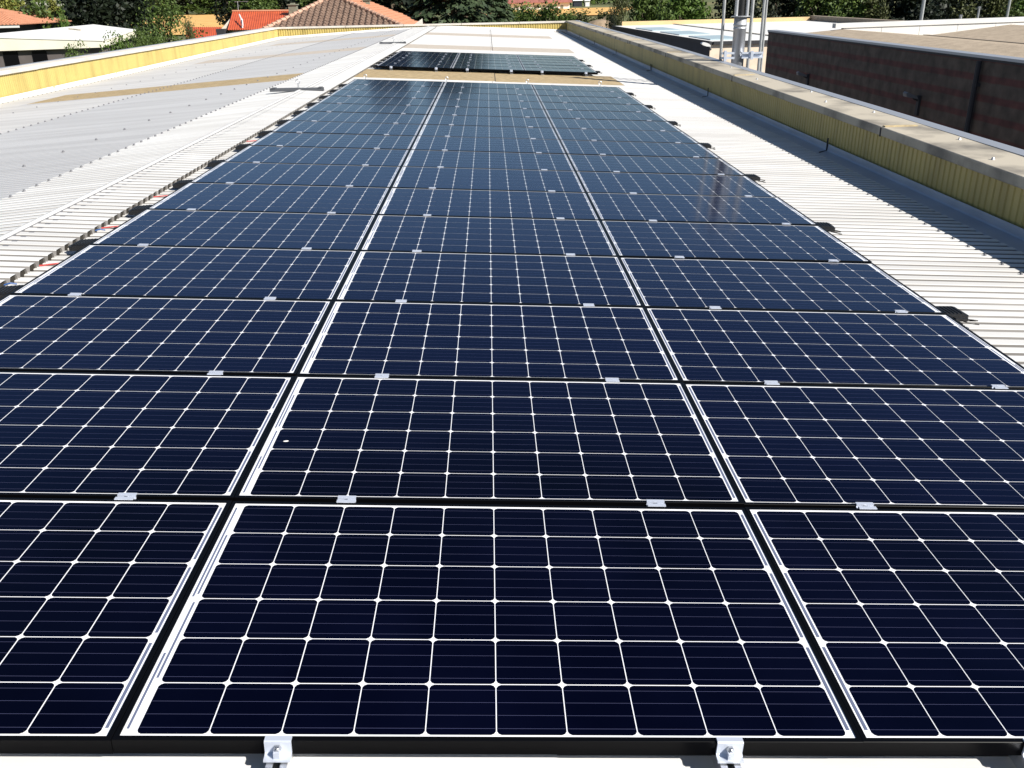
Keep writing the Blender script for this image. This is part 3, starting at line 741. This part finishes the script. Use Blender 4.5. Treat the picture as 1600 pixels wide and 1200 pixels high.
for i in range(1, 10):
    xa, xb = X2 + .3 + i * 1.17, X2 + .3 + (i + 1) * 1.17
    mb.box((xa, YE, -1.0), (xb - .012, YE + .22, .375 + .0105 * (xa - 11)))
kid(b2, mb.build('end_wall', [M['white_roof2']], b2))
mb = MB(); mb.extrude(((.0, .0), (.36, .0), (.36, .13), (.0, .13)), lambda u, z: (X2 + 1.2, YE - .03 + u * .8, .370 + z), lambda u, z: (22.2, YE - .03 + u * .8, .500 + z)); kid(b2, mb.build('coping', [M['white_roof2']], b2))
for k, (px, py, Yl, nm) in enumerate(((1264, 117, 25.5, 'farther'), (1437, 150.5, 18.3, 'nearer'))):
    q = at(px, py, Yl)
    lr = empty('wall_floodlight', (X2, Yl, q.z - .2), f'grey floodlight on a dark bracket on the striped wall, {nm} of two', 'floodlight', 'floodlights on the striped wall')
    mb = MB(); mb.extrude(((-.26, .03), (-.20, .09), (.20, .07), (.24, .0), (-.22, -.06)), lambda u, z: (X2 - .22 + u * .55, Yl - .09, q.z + z * .7 - u * .2), lambda u, z: (X2 - .22 + u * .55, Yl + .09, q.z + z * .7 - u * .2)); kid(lr, mb.build('head', [M['lamp_grey']], lr))
    mb = MB(); mb.tube([(X2 - .16, Yl, q.z - .03), (X2 - .04, Yl, q.z - .08)], .03, 6); mb.box((X2 - .05, Yl - .06, q.z - .40), (X2 - .004, Yl + .06, q.z + .02)); kid(lr, mb.build('bracket', [M['joint']], lr))

# ------------------------------------------------------------------ buildings on the left
C = at(160, 62, 57.0); A = at(0, 54.5, 57.0)
_d2 = _ray(212, 46); B = Vector(CW) + _d2 * ((C.x - CW[0]) / _d2.x)
_n = (A - C).cross(B - C); _d3 = _ray(146, 38); D = Vector(CW) + _d3 * (_n.dot(C - Vector(CW)) / _n.dot(_d3))
_d4 = _ray(-45, 56.0); E5 = Vector(CW) + _d4 * (_n.dot(C - Vector(CW)) / _n.dot(_d4))
def zroof(x, y): return C.z - (_n.x * (x - C.x) + _n.y * (y - C.y)) / _n.z
wb = empty('canopy_building', (C.x, C.y, -6), 'low building with wide white flat roof and cream fascia beyond the left parapet', 'building')
mb = MB(); OUT = [C, B, D, E5]
mb.extrude([(q.x, q.y) for q in OUT], lambda x, y: (x, y, zroof(x, y) - .08), lambda x, y: (x, y, zroof(x, y))); kid(wb, mb.build('roof', [M['white_roof2']], wb))
cen = (C + B + D + E5) / 4
def inset(v, t): return Vector((v.x + (cen.x - v.x) * t, v.y + (cen.y - v.y) * t, 0))
mb = MB(); mb.extrude([(inset(q, .012).x, inset(q, .012).y) for q in OUT], lambda x, y: (x, y, zroof(x, y) - .45 - max(0, C.x - x) * .062), lambda x, y: (x, y, zroof(x, y) - .08)); kid(wb, mb.build('fascia', [M['cream']], wb))
mb = MB(); wi5 = [inset(q, .10) for q in OUT]; wi = wi5
mb.extrude([(q.x, q.y) for q in wi5], lambda x, y: (x, y, -6), lambda x, y: (x, y, zroof(x, y) - .44)); kid(wb, mb.build('wall', [M['canopy_wall']], wb))
d_ = (wi[3] - wi[0]); Lw = d_.length; d_.normalize(); nrm = Vector((d_.y, -d_.x, 0)); nrm = nrm if (nrm.dot(Vector((0, -1, 0))) > 0) else -nrm
for s in (.55, .80):
    c0 = wi[0] + d_ * (Lw * s)
    mb = MB(); mb.extrude(((-.42, -2.6), (.42, -2.6), (.42, -1.05), (-.42, -1.05)), lambda u, z: (c0.x + d_.x * u + nrm.x * .03, c0.y + d_.y * u + nrm.y * .03, z), lambda u, z: (c0.x + d_.x * u + nrm.x * .06, c0.y + d_.y * u + nrm.y * .06, z)); kid(wb, mb.build('window', [M['glass_dark']], wb))
mb = MB(); p0, p1 = [(lambda d: Vector(CW) + d * (_n.dot(C - Vector(CW)) / _n.dot(d)))(_ray(*q)) for q in ((108, 46), (127, 48))]; mb.tube([p0 + Vector((0, 0, .04)), p1 + Vector((0, 0, .04))], .06, 6); kid(wb, mb.build('roof_pipe', [M['concrete']], wb))

def tile_mat(name, c, c2, stretch, scale=8):
    return mat(name, c, .85, c2=c2, nscale=scale, lo=.35, hi=.7, stretch=stretch)
M['tile_salmon'] = tile_mat('salmon_tiles', (.52, .24, .14), (.42, .19, .11), (1, 1, 1), 1.2)
M['tile_brown'] = tile_mat('brown_roll_tiles', (.225, .15, .11), (.14, .09, .066), (1, 1, 1), 3)
M['tile_pale'] = tile_mat('pale_ridge_tiles', (.52, .33, .24), (.40, .24, .17), (1, 1, 1), 5)
M['red_metal'] = mat('red_roof_sheet', (.52, .105, .04), .5, c2=(.42, .08, .03), nscale=1.5)
M['house_wall'] = mat('pale_house_wall', (.62, .55, .45), .85, c2=(.55, .48, .4), nscale=1)
M['tile_white_house'] = mat('dull_red_tiles', (.36, .13, .10), .85, c2=(.28, .10, .08), nscale=.5)
M['house_white'] = mat('white_house_wall', (.80, .78, .74), .8)
M['stone_grey'] = mat('grey_green_render', (.22, .22, .16), .9, c2=(.16, .16, .12), nscale=4)

# rolled-tile roof surface: a flat polygon covered by barrel rows running up the slope
def barrel_face(mb, e0, e1, t0, t1, pitch, r, m=0, steps=9):
    """eave e0->e1, top t0->t1 (t0==t1 for a hip triangle): rows of half-round tiles, stepped courses"""
    e0, e1, t0, t1 = map(Vector, (e0, e1, t0, t1)); L = (e1 - e0).length; n = max(2, int(L / pitch)); ax = (e1 - e0).normalized()
    up = ((t0 + t1) / 2 - (e0 + e1) / 2); up = (up - ax * up.dot(ax)); H = up.length; up.normalize(); nr = ax.cross(up); nr = nr if nr.z > 0 else -nr
    s0 = (t0 - e0).dot(ax); s1 = (t1 - e0).dot(ax)
    mb.poly([e0, e1, t1, t0] if (t1 - t0).length > 1e-4 else [e0, e1, t0], m)
    for k in range(n):
        s = (k + .5) * L / n
        hmax = H
        if s < s0: hmax = H * s / max(s0, 1e-6)
        elif s > s1: hmax = H * (L - s) / max(L - s1, 1e-6)
        c = 0.0; step = .42
        while c < hmax - .05:
            d = min(step, hmax - c)
            i = len(mb.v)
            for cc, rr, lift in ((c, r, .045), (c + d + .03, r * .82, .0)):
                for a in range(5):
                    th = math.pi * a / 4
                    mb.v.append(tuple(e0 + ax * (s + math.cos(th) * rr) + up * cc + nr * (math.sin(th) * rr + lift)))
            for a in range(4): mb.f.append((i + a, i + a + 1, i + 6 + a, i + 5 + a)); mb.m.append(m)
            mb.f.append(tuple(i + a for a in range(5))); mb.m.append(m)
            c += d
# hip roofed house just behind the far parapet
FL, FR = at(391, 55, 64), at(652, 55, 64); ze = (FL.z + FR.z) / 2
FL.z = FR.z = ze
AP = at(522, -5.8, 70); AP2 = Vector((AP.x, 80.0, AP.z)); BL, BR = Vector((FL.x, 80.0, ze)), Vector((FR.x, 80.0, ze))
hh = empty('tiled_house', ((FL.x + FR.x) / 2, 72, -6), 'house with brown roll-tiled hip roof behind the far parapet', 'house')
mb = MB(); barrel_face(mb, FL, FR, AP, AP, .42, .13); kid(hh, mb.build('roof_slope', [M['tile_brown']], hh))
mb = MB(); barrel_face(mb, FR, BR, AP, AP2, .42, .13); kid(hh, mb.build('roof_slope', [M['tile_salmon']], hh))  # sun side of the same roof, sunlight put into a lighter tile colour
mb = MB(); barrel_face(mb, BL, FL, AP2, AP, .42, .13); kid(hh, mb.build('roof_slope', [M['tile_brown']], hh))
mb = MB()
for a, b in ((FL, AP), (FR, AP), (AP, AP2)):
    nn = int((b - a).length / .40)
    for k in range(nn):
        u, v = a + (b - a) * (k / nn), a + (b - a) * ((k + 1.05) / nn); mb.tube([u + Vector((0, 0, .09)), v + Vector((0, 0, .05))], [.17, .14], 7)
kid(hh, mb.build('ridge_tiles', [M['tile_pale']], hh))
mb = MB(); mb.box((FL.x + .5, 64.5, -6), (FR.x - .5, 79.7, ze - .05)); kid(hh, mb.build('wall', [M['house_wall']], hh))
q = at(572, 4, 74); mb = MB(); mb.box((q.x - .25, 74, q.z - 1.2), (q.x + .25, 74.5, q.z + .15)); mb.box((q.x - .33, 73.92, q.z + .15), (q.x + .33, 74.58, q.z + .25)); kid(hh, mb.build('chimney', [M['stone_grey']], hh))
# red sheet roofed house
r0, r1 = at(363, 18.5, 86), at(470, 17.5, 86); e0, e1 = at(355, 47, 80), at(470, 46, 80)
rh = empty('red_roofed_house', (r0.x + 2.5, 83, -6), 'house with bright red ribbed gable roof behind the left far corner', 'house')
def ribbed(mb, e0, e1, t0, t1, n, m=0):
    i = len(mb.v)
    for k in range(n + 1):
        for tt, h in ((0, 0), (.3, .06), (.55, 0)):
            s = min(1, (k + tt) / n); a = e0 + (e1 - e0) * s; b_ = t0 + (t1 - t0) * s
            mb.v.append((a.x, a.y, a.z + h)); mb.v.append((b_.x, b_.y, b_.z + h))
    for k in range((n + 1) * 3 - 1):
        a = i + 2 * k; mb.f.append((a, a + 2, a + 3, a + 1)); mb.m.append(m)
mb = MB(); ribbed(mb, e0, e1, r0, r1, 32); bk0, bk1 = Vector((r0.x, 92, e0.z)), Vector((r1.x, 92, e0.z)); ribbed(mb, r0, r1, bk0, bk1, 32); kid(rh, mb.build('roof', [M['red_metal']], rh))
mb = MB(); mb.tube([r0 + Vector((0, 0, .05)), r1 + Vector((0, 0, .05))], .12, 6); kid(rh, mb.build('ridge_cap', [M['tile_salmon']], rh))
mb = MB(); mb.box((e0.x + .3, 80.6, -6), (e1.x, 91.4, e0.z - .02)); mb.extrude(((80.6, e0.z - .02), (91.4, e0.z - .02), (86, r0.z - .1)), lambda y, z: (r0.x + .2, y, z), lambda y, z: (r0.x + .4, y, z)); kid(rh, mb.build('wall', [M['house_wall']], rh))
q = at(457.5, 9, 84.5); s_ = .36; mb = MB(); mb.box((q.x - s_, 84.2, q.z - 1.6), (q.x + s_, 84.9, q.z + .05)); mb.box((q.x - s_ * 1.25, 84.1, q.z + .05), (q.x + s_ * 1.25, 85.0, q.z + .14)); mb.box((q.x - s_ * .5, 84.3, q.z + .14), (q.x + s_ * .5, 84.8, q.z + .24)); kid(rh, mb.build('chimney', [M['stone_grey']], rh))
mb = MB(); u = at(372.5, 18, 86); v = at(371, 2, 86); mb.tube([u, v], .03, 5); mb.tube([at(366, 3, 86), at(388, 2, 86)], .015, 4)
for px in range(368, 388, 3): mb.tube([(at(px, 2.6, 86).x, 85.8, v.z - .03), (at(px, 2.6, 86).x, 86.2, v.z - .03)], .012, 4)
kid(rh, mb.build('antenna', [M['galv_dull']], rh))
mb = MB(); mb.tube([at(379, 44, 80.6), at(377, 30, 81.5), at(374, 23, 82.5)], .07, 7); mb.tube([at(379.5, 41, 80.3), at(378.5, 30, 81.3)], .05, 6); kid(rh, mb.build('flue_pipe', [M['lamp_white']], rh))
mb = MB(); mb.box((e0.x - .9, 79.8, e0.z - .8), (e0.x - .2, 80.6, e0.z + .1)); kid(rh, mb.build('dark_vent', [M['joint']], rh))
s0_, s1_ = at(292, 42.5, 84), at(346, 42.5, 84); s2_, s3_ = at(290, 62, 80), at(346, 62, 80)
rs = empty('lean_to', (s0_.x + 1.5, 82, -6), 'low lean-to with red ribbed roof left of the red roofed house', 'lean-to')
mb = MB(); ribbed(mb, s2_, s3_, s0_, s1_, 18); kid(rs, mb.build('roof', [M['red_metal']], rs))
mb = MB(); mb.box((s2_.x + .1, 80.3, -6), (s3_.x - .1, 84, s2_.z - .02)); kid(rs, mb.build('wall', [M['house_wall']], rs))
# salmon roofed house at the far left
f0, f1 = at(-40, 41, 110), at(31, 38, 110); g0, g1 = at(-40, 14, 117), at(-5, 17.5, 117)
sh = empty('salmon_roofed_house', (f0.x + 3, 115, -6), 'house with salmon tiled hip roof at the far left edge', 'house')
f1.z = f0.z = (f0.z + f1.z) / 2; g1.z = g0.z
mb = MB(); barrel_face(mb, f0, f1, g0, g1, .42, .12); bkr = Vector((f1.x, 124, f1.z)); barrel_face(mb, f1, bkr, g1, g1, .42, .12); kid(sh, mb.build('roof', [M['tile_salmon']], sh))
mb = MB(); mb.box((f0.x, 109.85, f0.z - .30), (f1.x - .1, 110.0, f0.z - .08)); kid(sh, mb.build('gutter', [M['lamp_white']], sh))
mb = MB(); mb.box((f0.x, 111.2, -6), (f1.x - 1.0, 123, f0.z - .15)); kid(sh, mb.build('wall', [M['wall_dark']], sh))
# white house on the rise
Yh = 385.0
wa, wc = at(797, 17, Yh), at(890, 14.5, Yh)
ww = empty('white_house', ((wa.x + wc.x) / 2, Yh + 5, terr(wa.x, Yh)), 'long white house with dull red roof beyond the field', 'house')
wt = at(840, 5, Yh).z
mb = MB(); mb.box((wa.x, Yh, terr(wa.x, Yh) - .5), (wc.x, Yh + 10, wt)); kid(ww, mb.build('wall', [M['house_white']], ww))
mb = MB(); mb.extrude(((-1.2, wt), (11, wt), (11, wt + .3), (5, wt + 2.2), (-1.2, wt + .3)), lambda y, z: (wa.x - 1, Yh + y, z), lambda y, z: (wc.x + 1, Yh + y, z)); kid(ww, mb.build('roof', [M['tile_white_house']], ww))
for px in (806, 820, 838, 850, 862, 878):
    c0 = at(px, 10.5, Yh); wd = .6 if px not in (820, 838) else 1.1
    mb = MB(); mb.box((c0.x - wd, Yh - .08, c0.z - .7), (c0.x + wd, Yh - .01, c0.z + .5)); kid(ww, mb.build('window', [M['stone_grey']], ww))
for k, (px, pw, c, lab) in enumerate(((903, 12, 'wall_dark', 'small grey shed on the slope right of the white house'), (918, 6, 'house_white', 'tiny white shed on the slope right of the grey shed'))):
    c0 = at(px, 5, 430); wd = pw / FPX * 430 / 2
    root = empty('hill_shed', (c0.x, 433, terr(c0.x, 433)), lab, 'shed')
    mb = MB(); mb.box((c0.x - wd, 430, terr(c0.x, 430) - .5), (c0.x + wd, 436, c0.z + 1.0)); kid(root, mb.build('wall', [M[c]], root))
    mb = MB(); mb.extrude(((-.5, c0.z + 1), (6.5, c0.z + 1), (3, c0.z + 2.4)), lambda y, z: (c0.x - wd - .3, 430 + y, z), lambda y, z: (c0.x + wd + .3, 430 + y, z)); kid(root, mb.build('roof', [M['house_white']], root))
c0 = at(464, 2, 300); root = empty('yellow_house', (c0.x, 303, terr(c0.x, 303)), 'tiny pale yellow house among the trees above the chimney', 'house')
mb = MB(); mb.box((c0.x - 2.2, 300, -6), (c0.x + 2.2, 306, c0.z)); kid(root, mb.build('wall', [M['cream']], root))
mb = MB(); mb.extrude(((-.5, c0.z), (6.5, c0.z), (3, c0.z + 1.6)), lambda y, z: (c0.x - 2.6, 300 + y, z), lambda y, z: (c0.x + 2.6, 300 + y, z)); kid(root, mb.build('roof', [M['tile_salmon']], root))

# ------------------------------------------------------------------ trees
def leafmat(name, c, c2, rnd=.12):
    m = mat(name, c, .6, spec=.3, c2=c2, nscale=.9, lo=.35, hi=.65, rnd=rnd, detail=3)
    return m
LM_ = {
 'green': leafmat('leaf_green', (.034, .062, .011), (.085, .125, .025)),
 'dark': leafmat('leaf_dark', (.004, .008, .004), (.013, .021, .008)),  # dark evergreens; shade on the right-hand trees is also put into this colour
 'bluegreen': leafmat('leaf_cedar', (.022, .037, .018), (.055, .080, .036)),
 'bright': leafmat('leaf_bright', (.045, .085, .012), (.09, .15, .026)),
 'olive': leafmat('leaf_olive', (.045, .055, .016), (.09, .10, .034)),
 'yellow': leafmat('leaf_yellowish', (.13, .14, .025), (.20, .20, .045)),
 'grey': leafmat('leaf_greygreen', (.03, .038, .022), (.06, .068, .04)),
}
def leaf(mb, p, s, up=.3):
    d = Vector((random.gauss(0, 1), random.gauss(0, 1), random.gauss(0, 1) + up)).normalized()
    u = d.cross(Vector((random.random() - .5, random.random() - .5, random.random() - .5))).normalized(); v = d.cross(u)
    a = s * random.uniform(.6, 1.25); b_ = a * random.uniform(.4, .75)
    mb.poly([p - u * a, p - v * b_ * .9 + u * a * .1, p + u * a, p + v * b_], 0)
def crown_mesh(seed, h, wd, n, ls, blobs=14, base=.18, top_narrow=.5):
    rs = random.getstate(); random.seed(seed); mb = MB(); bl = []
    for k in range(blobs):
        t = random.uniform(0, 1); z = h * (base + (1 - base) * (t * .86 + .04)); r_ = wd * (.5 if t < .55 else .5 - top_narrow * .45 * (t - .55) / .45)
        a = random.uniform(0, 6.283); q = r_ * math.sqrt(random.random()) * .78
        bl.append((Vector((q * math.cos(a), q * math.sin(a), z)), wd * random.uniform(.15, .27)))
    for k in range(n):
        c, r_ = random.choice(bl)
        d = Vector((random.gauss(0, 1), random.gauss(0, 1), random.gauss(0, 1))).normalized()
        rr = r_ * (random.random() ** .35) * random.uniform(.85, 1.12)
        leaf(mb, c + Vector((d.x * rr, d.y * rr, d.z * rr * .85)), ls)
    tk = MB(); tk.tube([(0, 0, 0), (wd * .02, 0, h * .3), (0, wd * .02, h * .6), (0, 0, h * .85)], [h * .028, h * .022, h * .014, h * .005], 8)
    for c, r_ in bl[:9]:
        tk.tube([(0, 0, c.z * .55), tuple(Vector((c.x * .5, c.y * .5, c.z * .82))), tuple(c)], [h * .012, h * .008, h * .003], 5)
    random.setstate(rs)
    return mb, tk
def cedar_mesh(seed, h, wd, nb=85):
    rs = random.getstate(); random.seed(seed); mb = MB(); tk = MB()
    tk.tube([(0, 0, 0), (0, 0, h * .5), (0, 0, h * .97)], [h * .03, h * .02, h * .004], 10)
    for k in range(nb):
        t = .10 + .88 * k / nb; z = h * t; L = wd * .5 * (1.02 - .80 * t ** 1.5) * random.uniform(.7, 1.08); a = k * 2.4 + random.uniform(-.4, .4)
        d = Vector((math.cos(a), math.sin(a), 0)); sd = Vector((-d.y, d.x, 0)); pts = []
        for j in range(6):
            s = j / 5; pts.append(Vector((0, 0, z)) + d * (L * s) + Vector((0, 0, L * (.16 * s - .30 * s * s))))
        tk.tube(pts, [h * .008 * (1.05 - j / 5) + .01 for j in range(6)], 5)
        for m_ in range(int(46 + L * 26)):
            s = random.uniform(.18, 1.0) ** .8; p = pts[min(4, int(s * 5))].lerp(pts[min(5, int(s * 5) + 1)], s * 5 - int(s * 5)) if s < .999 else pts[5]
            wv = L * .26 * (1.1 - .75 * abs(s - .55))
            off = random.gauss(0, 1) * wv * .5
            p = p + sd * off + Vector((0, 0, random.uniform(-.16, .12) - abs(off) * .22))
            dd = (d * random.uniform(.3, 1) + sd * (off / max(wv, .01)) * .8 + Vector((0, 0, -.35))).normalized(); ll = random.uniform(.28, .60)
            sv = dd.cross(Vector((random.gauss(0, .35), random.gauss(0, .35), 1))).normalized() * ll * .30
            mb.poly([p, p + dd * ll * .5 + sv, p + dd * ll, p + dd * ll * .5 - sv], 0)
    random.setstate(rs)
    return mb, tk
PROTO = {}
def tree(kind, leafk, x, y, h, wd, label, cat='tree', name='tree', group='trees beyond the roofs', zb=None, rz=None):
    z = terr(x, y) if zb is None else zb
    root = empty(name, (x, y, z), label, cat, group, rot=(0, 0, random.uniform(0, 6.28) if rz is None else rz))
    key = (kind, leafk)
    if key not in PROTO:
        if kind == 'cedar': mb, tk = cedar_mesh(5, 10, 10); tk_m = 'bark'
        elif kind == 'bush': mb, tk = crown_mesh(8, 10, 13, 2600, .42, 18, .02, .35)
        elif kind == 'tall': mb, tk = crown_mesh(23, 10, 4.2, 2600, .24, 20, .04, .75)
        elif kind == 'near': mb, tk = crown_mesh(31, 10, 9, 7000, .17, 26, .10, .5)
        else: mb, tk = crown_mesh(3, 10, 8.5, 3600, .33, 20, .12, .5)
        o1 = mb.build('crown', [LM_[leafk]]); o2 = tk.build('trunk', [M['bark']])
        PROTO[key] = (o1, o2)
    else:
        a, b_ = PROTO[key]; o1, o2 = a.copy(), b_.copy(); col.objects.link(o1); col.objects.link(o2)
    o1.parent = root; o2.parent = root
    root.scale = (wd / {'cedar': 10, 'bush': 13, 'tall': 4.2, 'near': 9}.get(kind, 8.5), wd / {'cedar': 10, 'bush': 13, 'tall': 4.2, 'near': 9}.get(kind, 8.5), h / 10)
    return root
def tpx(kind, leafk, px, ptop, Y, wpx, label, **k):  # crown centred on a sight line at its own distance, standing on the ground
    q = at(px, ptop, Y); z = terr(q.x, Y); return tree(kind, leafk, q.x, Y, q.z - z, wpx / FPX * Y * 1.1, label, **k)
tpx('round', 'yellow', 2, -16, 150, 60, 'yellow green tree behind the salmon roof at the far left')
tpx('tall', 'grey', 42, -14, 140, 34, 'greyish conifer left of the light green tree')
tpx('tall', 'yellow', 78, -12, 135, 26, 'slim light green tree left of the big dark tree')
tpx('bush', 'green', 66, 4, 120, 100, 'light green bushy tree between salmon roof and white roof', rz=.4)
tpx('bush', 'bright', 95, 22, 120, 34, 'small bright bush in front of the dark tree by the white roof')
tpx('round', 'dark', 125, -30, 130, 110, 'big dark evergreen tree behind the white flat roof')
tpx('round', 'dark', 182, -22, 140, 90, 'dark tree right of the big evergreen behind the white roof')
tpx('near', 'green', 250, 2, 72, 96, 'leafy dark green tree beside the left building and red lean-to', rz=1.0)
tpx('near', 'olive', 292, 32, 70, 30, 'small light tree in front of the lean-to roof')
tpx('near', 'green', 226, 46, 62, 70, 'shrub under the leafy tree beyond the left parapet')
tpx('near', 'bright', 180, 60, 48, 84, 'bright green shrub tip showing over the left parapet')
tpx('near', 'green', 214, 62, 52, 60, 'dull green shrub tip right of the bright one over the parapet')
tpx('near', 'green', 118, 74, 44, 60, 'low shrub tip just over the left parapet')
for k, (px, lk, kd, pt, w_) in enumerate(((200, 'green', 'round', -30, 70), (240, 'olive', 'round', -22, 60), (285, 'grey', 'round', -26, 55), (325, 'green', 'round', -14, 60), (362, 'dark', 'round', -20, 60), (400, 'green', 'round', -18, 60), (440, 'dark', 'round', -14, 60), (482, 'green', 'round', -18, 60), (520, 'dark', 'round', -24, 60))):
    Yt = (440, 425, 432, 428, 236, 230, 240, 233, 225)[k]
    tpx(kd, lk, px, pt, Yt, w_ * 1.15, ('tall green', 'olive', 'grey green', 'green', 'dark', 'green', 'dark', 'green', 'dark')[k] + f' tree of the far row behind the field, {ORD[k + 1]} from left', group='trees behind the wheat field and red roof')
    if k >= 3: tpx('bush', ('dark', 'green')[k % 2], px + 15, 6, Yt - 8, 66, f'dark undergrowth bush below the far row of trees, {ORD[k - 2]} from the left', cat='bush', name='bush', group='bushes below the far trees')
# cedars
q = at(708, 20, 80); tree('cedar', 'bluegreen', q.x, 80, 13.8, 12.5, 'large cedar with drooping layered branches behind the far parapet', name='cedar_tree', rz=.6)
q = at(610, 10, 92); tree('cedar', 'dark', q.x, 92, 15.5, 13.5, 'dark cedar rising behind the tiled roof', name='cedar_tree', rz=2.0)
q = at(775, 20, 88); tree('cedar', 'bluegreen', q.x, 88, 8.6, 6.5, 'smaller cedar right of the large one beside the white house', name='cedar_tree', rz=1.1)
q = at(560, 10, 105); tree('round', 'dark', q.x, 105, 13.5, 9, 'dark tree behind the tiled roof ridge')
# hedge and bushes in front of the field
for k, (px, pt, Y, w_, lk) in enumerate(((800, 17, 150, 80, 'green'), (820, 9, 150, 60, 'bright'), (842, 16, 155, 60, 'green'), (867, 4, 150, 70, 'green'), (890, 19, 160, 80, 'green'), (914, 18, 165, 80, 'olive'), (938, 18, 170, 70, 'olive'), (785, 8, 145, 60, 'green'))):
    tpx('bush', lk, px, pt, Y, w_, f'{ORD[k + 1]} hedge bush from the left in front of the far wheat field' if k < 7 else 'bush left of the hedge beside the cedar', cat='bush', name='bush', group='hedge bushes before the far field')
# right side
tpx('near', 'olive', 968, -12, 78, 50, 'thin olive tree at the far right corner of the roof', rz=.3)
tpx('near', 'dark', 958, 22, 74, 22, 'dark shrub at the foot of the thin olive tree')
tpx('round', 'green', 1010, -18, 105, 60, 'dense green tree behind the dark shed')
tpx('round', 'bright', 1068, -16, 100, 80, 'bright green tree behind the white shed roof')
tpx('bush', 'green', 1040, 12, 96, 60, 'broad green bush behind the dark shed wall', cat='bush', name='bush')
tpx('bush', 'olive', 1100, 8, 104, 60, 'olive bush left of the chimney poles', cat='bush', name='bush')
tpx('round', 'dark', 1150, -20, 112, 70, 'dark tree behind the chimney')
tpx('bush', 'grey', 1215, 14, 100, 54, 'greyish bush right of the chimney poles', cat='bush', name='bush')
for k, (px, pt, Y, w_, lk, kd, lb) in enumerate((
    (1225, -30, 122, 80, 'dark', 'round', 'tall dark tree right of the chimney'), (1282, -24, 112, 80, 'green', 'round', 'green tree behind the shaded brown parapet'), (1335, -16, 108, 70, 'green', 'round', 'second green tree behind the shaded brown parapet'),
    (1300, 14, 104, 70, 'green', 'bush', 'low green bush behind the shaded brown parapet'), (1385, 8, 104, 40, 'olive', 'bush', 'olive bush before the darkest trees on the right'), (1365, -10, 106, 50, 'olive', 'tall', 'slim olive tree before the darkest trees'),
    (1400, -40, 118, 90, 'dark', 'round', 'very dark tree left of the lamp post'), (1455, -36, 116, 90, 'dark', 'round', 'very dark tree behind the lamp post'), (1510, -24, 124, 80, 'dark', 'round', 'dark tree right of the lamp post'), (1440, 6, 108, 100, 'dark', 'bush', 'dark undergrowth behind the lit wall'),
    (1520, 8, 112, 80, 'olive', 'bush', 'olive undergrowth behind the short poles'), (1555, -16, 130, 60, 'olive', 'round', 'brownish olive tree at the right edge'), (1598, -20, 150, 60, 'bright', 'round', 'light green tree at the right edge'), (1580, 12, 118, 70, 'green', 'bush', 'green bush at the right edge behind the lit coping'))):
    tpx(kd, lk, px, pt, Y, w_, lb)
# far wood closing the view
fw = MB()
random.seed(77)
for k in range(9000):
    x = random.uniform(-330, 330); y = 455 + random.uniform(0, 40); hgt = 9 + 5 * math.sin(x * .05) + 3 * math.sin(x * .17 + 1)
    if 20 < x < 80: hgt *= .55
    z = terr(x, y) + hgt * random.random() ** .7
    leaf(fw, Vector((x, y, z)), 1.5)
tag(fw.build('far_wood', [LM_['green']]), 'far belt of green woodland closing the view', 'woodland', kind='stuff')
# mound of rubble and poles
c0 = at(938, 33, 120)
mb = MB(); random.seed(5)
for k in range(60):
    a = random.uniform(0, 6.28); r_ = 4.2 * math.sqrt(random.random()); hh_ = 4.6 * (1 - r_ / 4.6) + random.uniform(-.2, .4); s = random.uniform(.3, .9)
    p = Vector((c0.x + r_ * math.cos(a), 120 + r_ * math.sin(a) * .7, -6 + hh_)); n6 = [Vector((random.uniform(-1, 1), random.uniform(-1, 1), random.uniform(-1, 1))).normalized() * s for _ in range(4)]
    for tri in ((0, 1, 2), (0, 1, 3), (0, 2, 3), (1, 2, 3)): mb.poly([p + n6[i] for i in tri])
ring = [[(c0.x + r_ * math.cos(a) * (1 + .12 * math.sin(3 * a)), 120 + r_ * .7 * math.sin(a), z) for a in [6.283 * i / 20 for i in range(20)]] for r_, z in ((5.6, -6), (4.3, -4.2), (2.7, -2.6), (1.2, -1.7), (.2, -1.5))]
i = len(mb.v)
for rg in ring: mb.v += rg
for j in range(4):
    for k in range(20): mb.f.append((i + j * 20 + k, i + j * 20 + (k + 1) % 20, i + (j + 1) * 20 + (k + 1) % 20, i + (j + 1) * 20 + k)); mb.m.append(0)
M['rubble'] = mat('earth_rubble', (.34, .25, .17), .95, c2=(.22, .17, .11), nscale=1.5, bump=.5, bscale=3)
tag(mb.build('rubble_mound', [M['rubble']], None, (c0.x, 120, -6)), 'brown mound of rubble beyond the far right corner of the roof', 'mound')
def pole(px, ptop, Y, r_, label, head=True):
    q = at(px, ptop, Y); z = terr(q.x, Y); root = empty('lamp_post' if head else 'post', (q.x, Y, z), label, 'lamp post' if head else 'post', 'posts behind the lit wall')
    mb = MB(); mb.tube([(q.x, Y, z), (q.x, Y, q.z)], [r_ * 1.4, r_], 8); kid(root, mb.build('pole', [M['galv_dull']], root))
    mb = MB(); mb.extrude(((-.25, 0), (.25, 0), (.2, .12), (-.2, .12)), lambda u, zz, k=(1 if head else .4): (q.x + u * k, Y - .18 * k, q.z + zz), lambda u, zz, k=(1 if head else .4): (q.x + u * k, Y + .18 * k, q.z + zz)); kid(root, mb.build('head' if head else 'cap', [M['lamp_grey']], root))
pole(1450, -40, 60, .11, 'tall pale lamp post in front of the very dark trees')
pole(1530, 13, 62, .07, 'short pale post right of the tall lamp post', False)
pole(1501, 26, 60, .09, 'stubby post between the tall lamp post and short post', False)
pole(1584, -30, 80, .10, 'pale lamp post near the right edge by the light green tree')
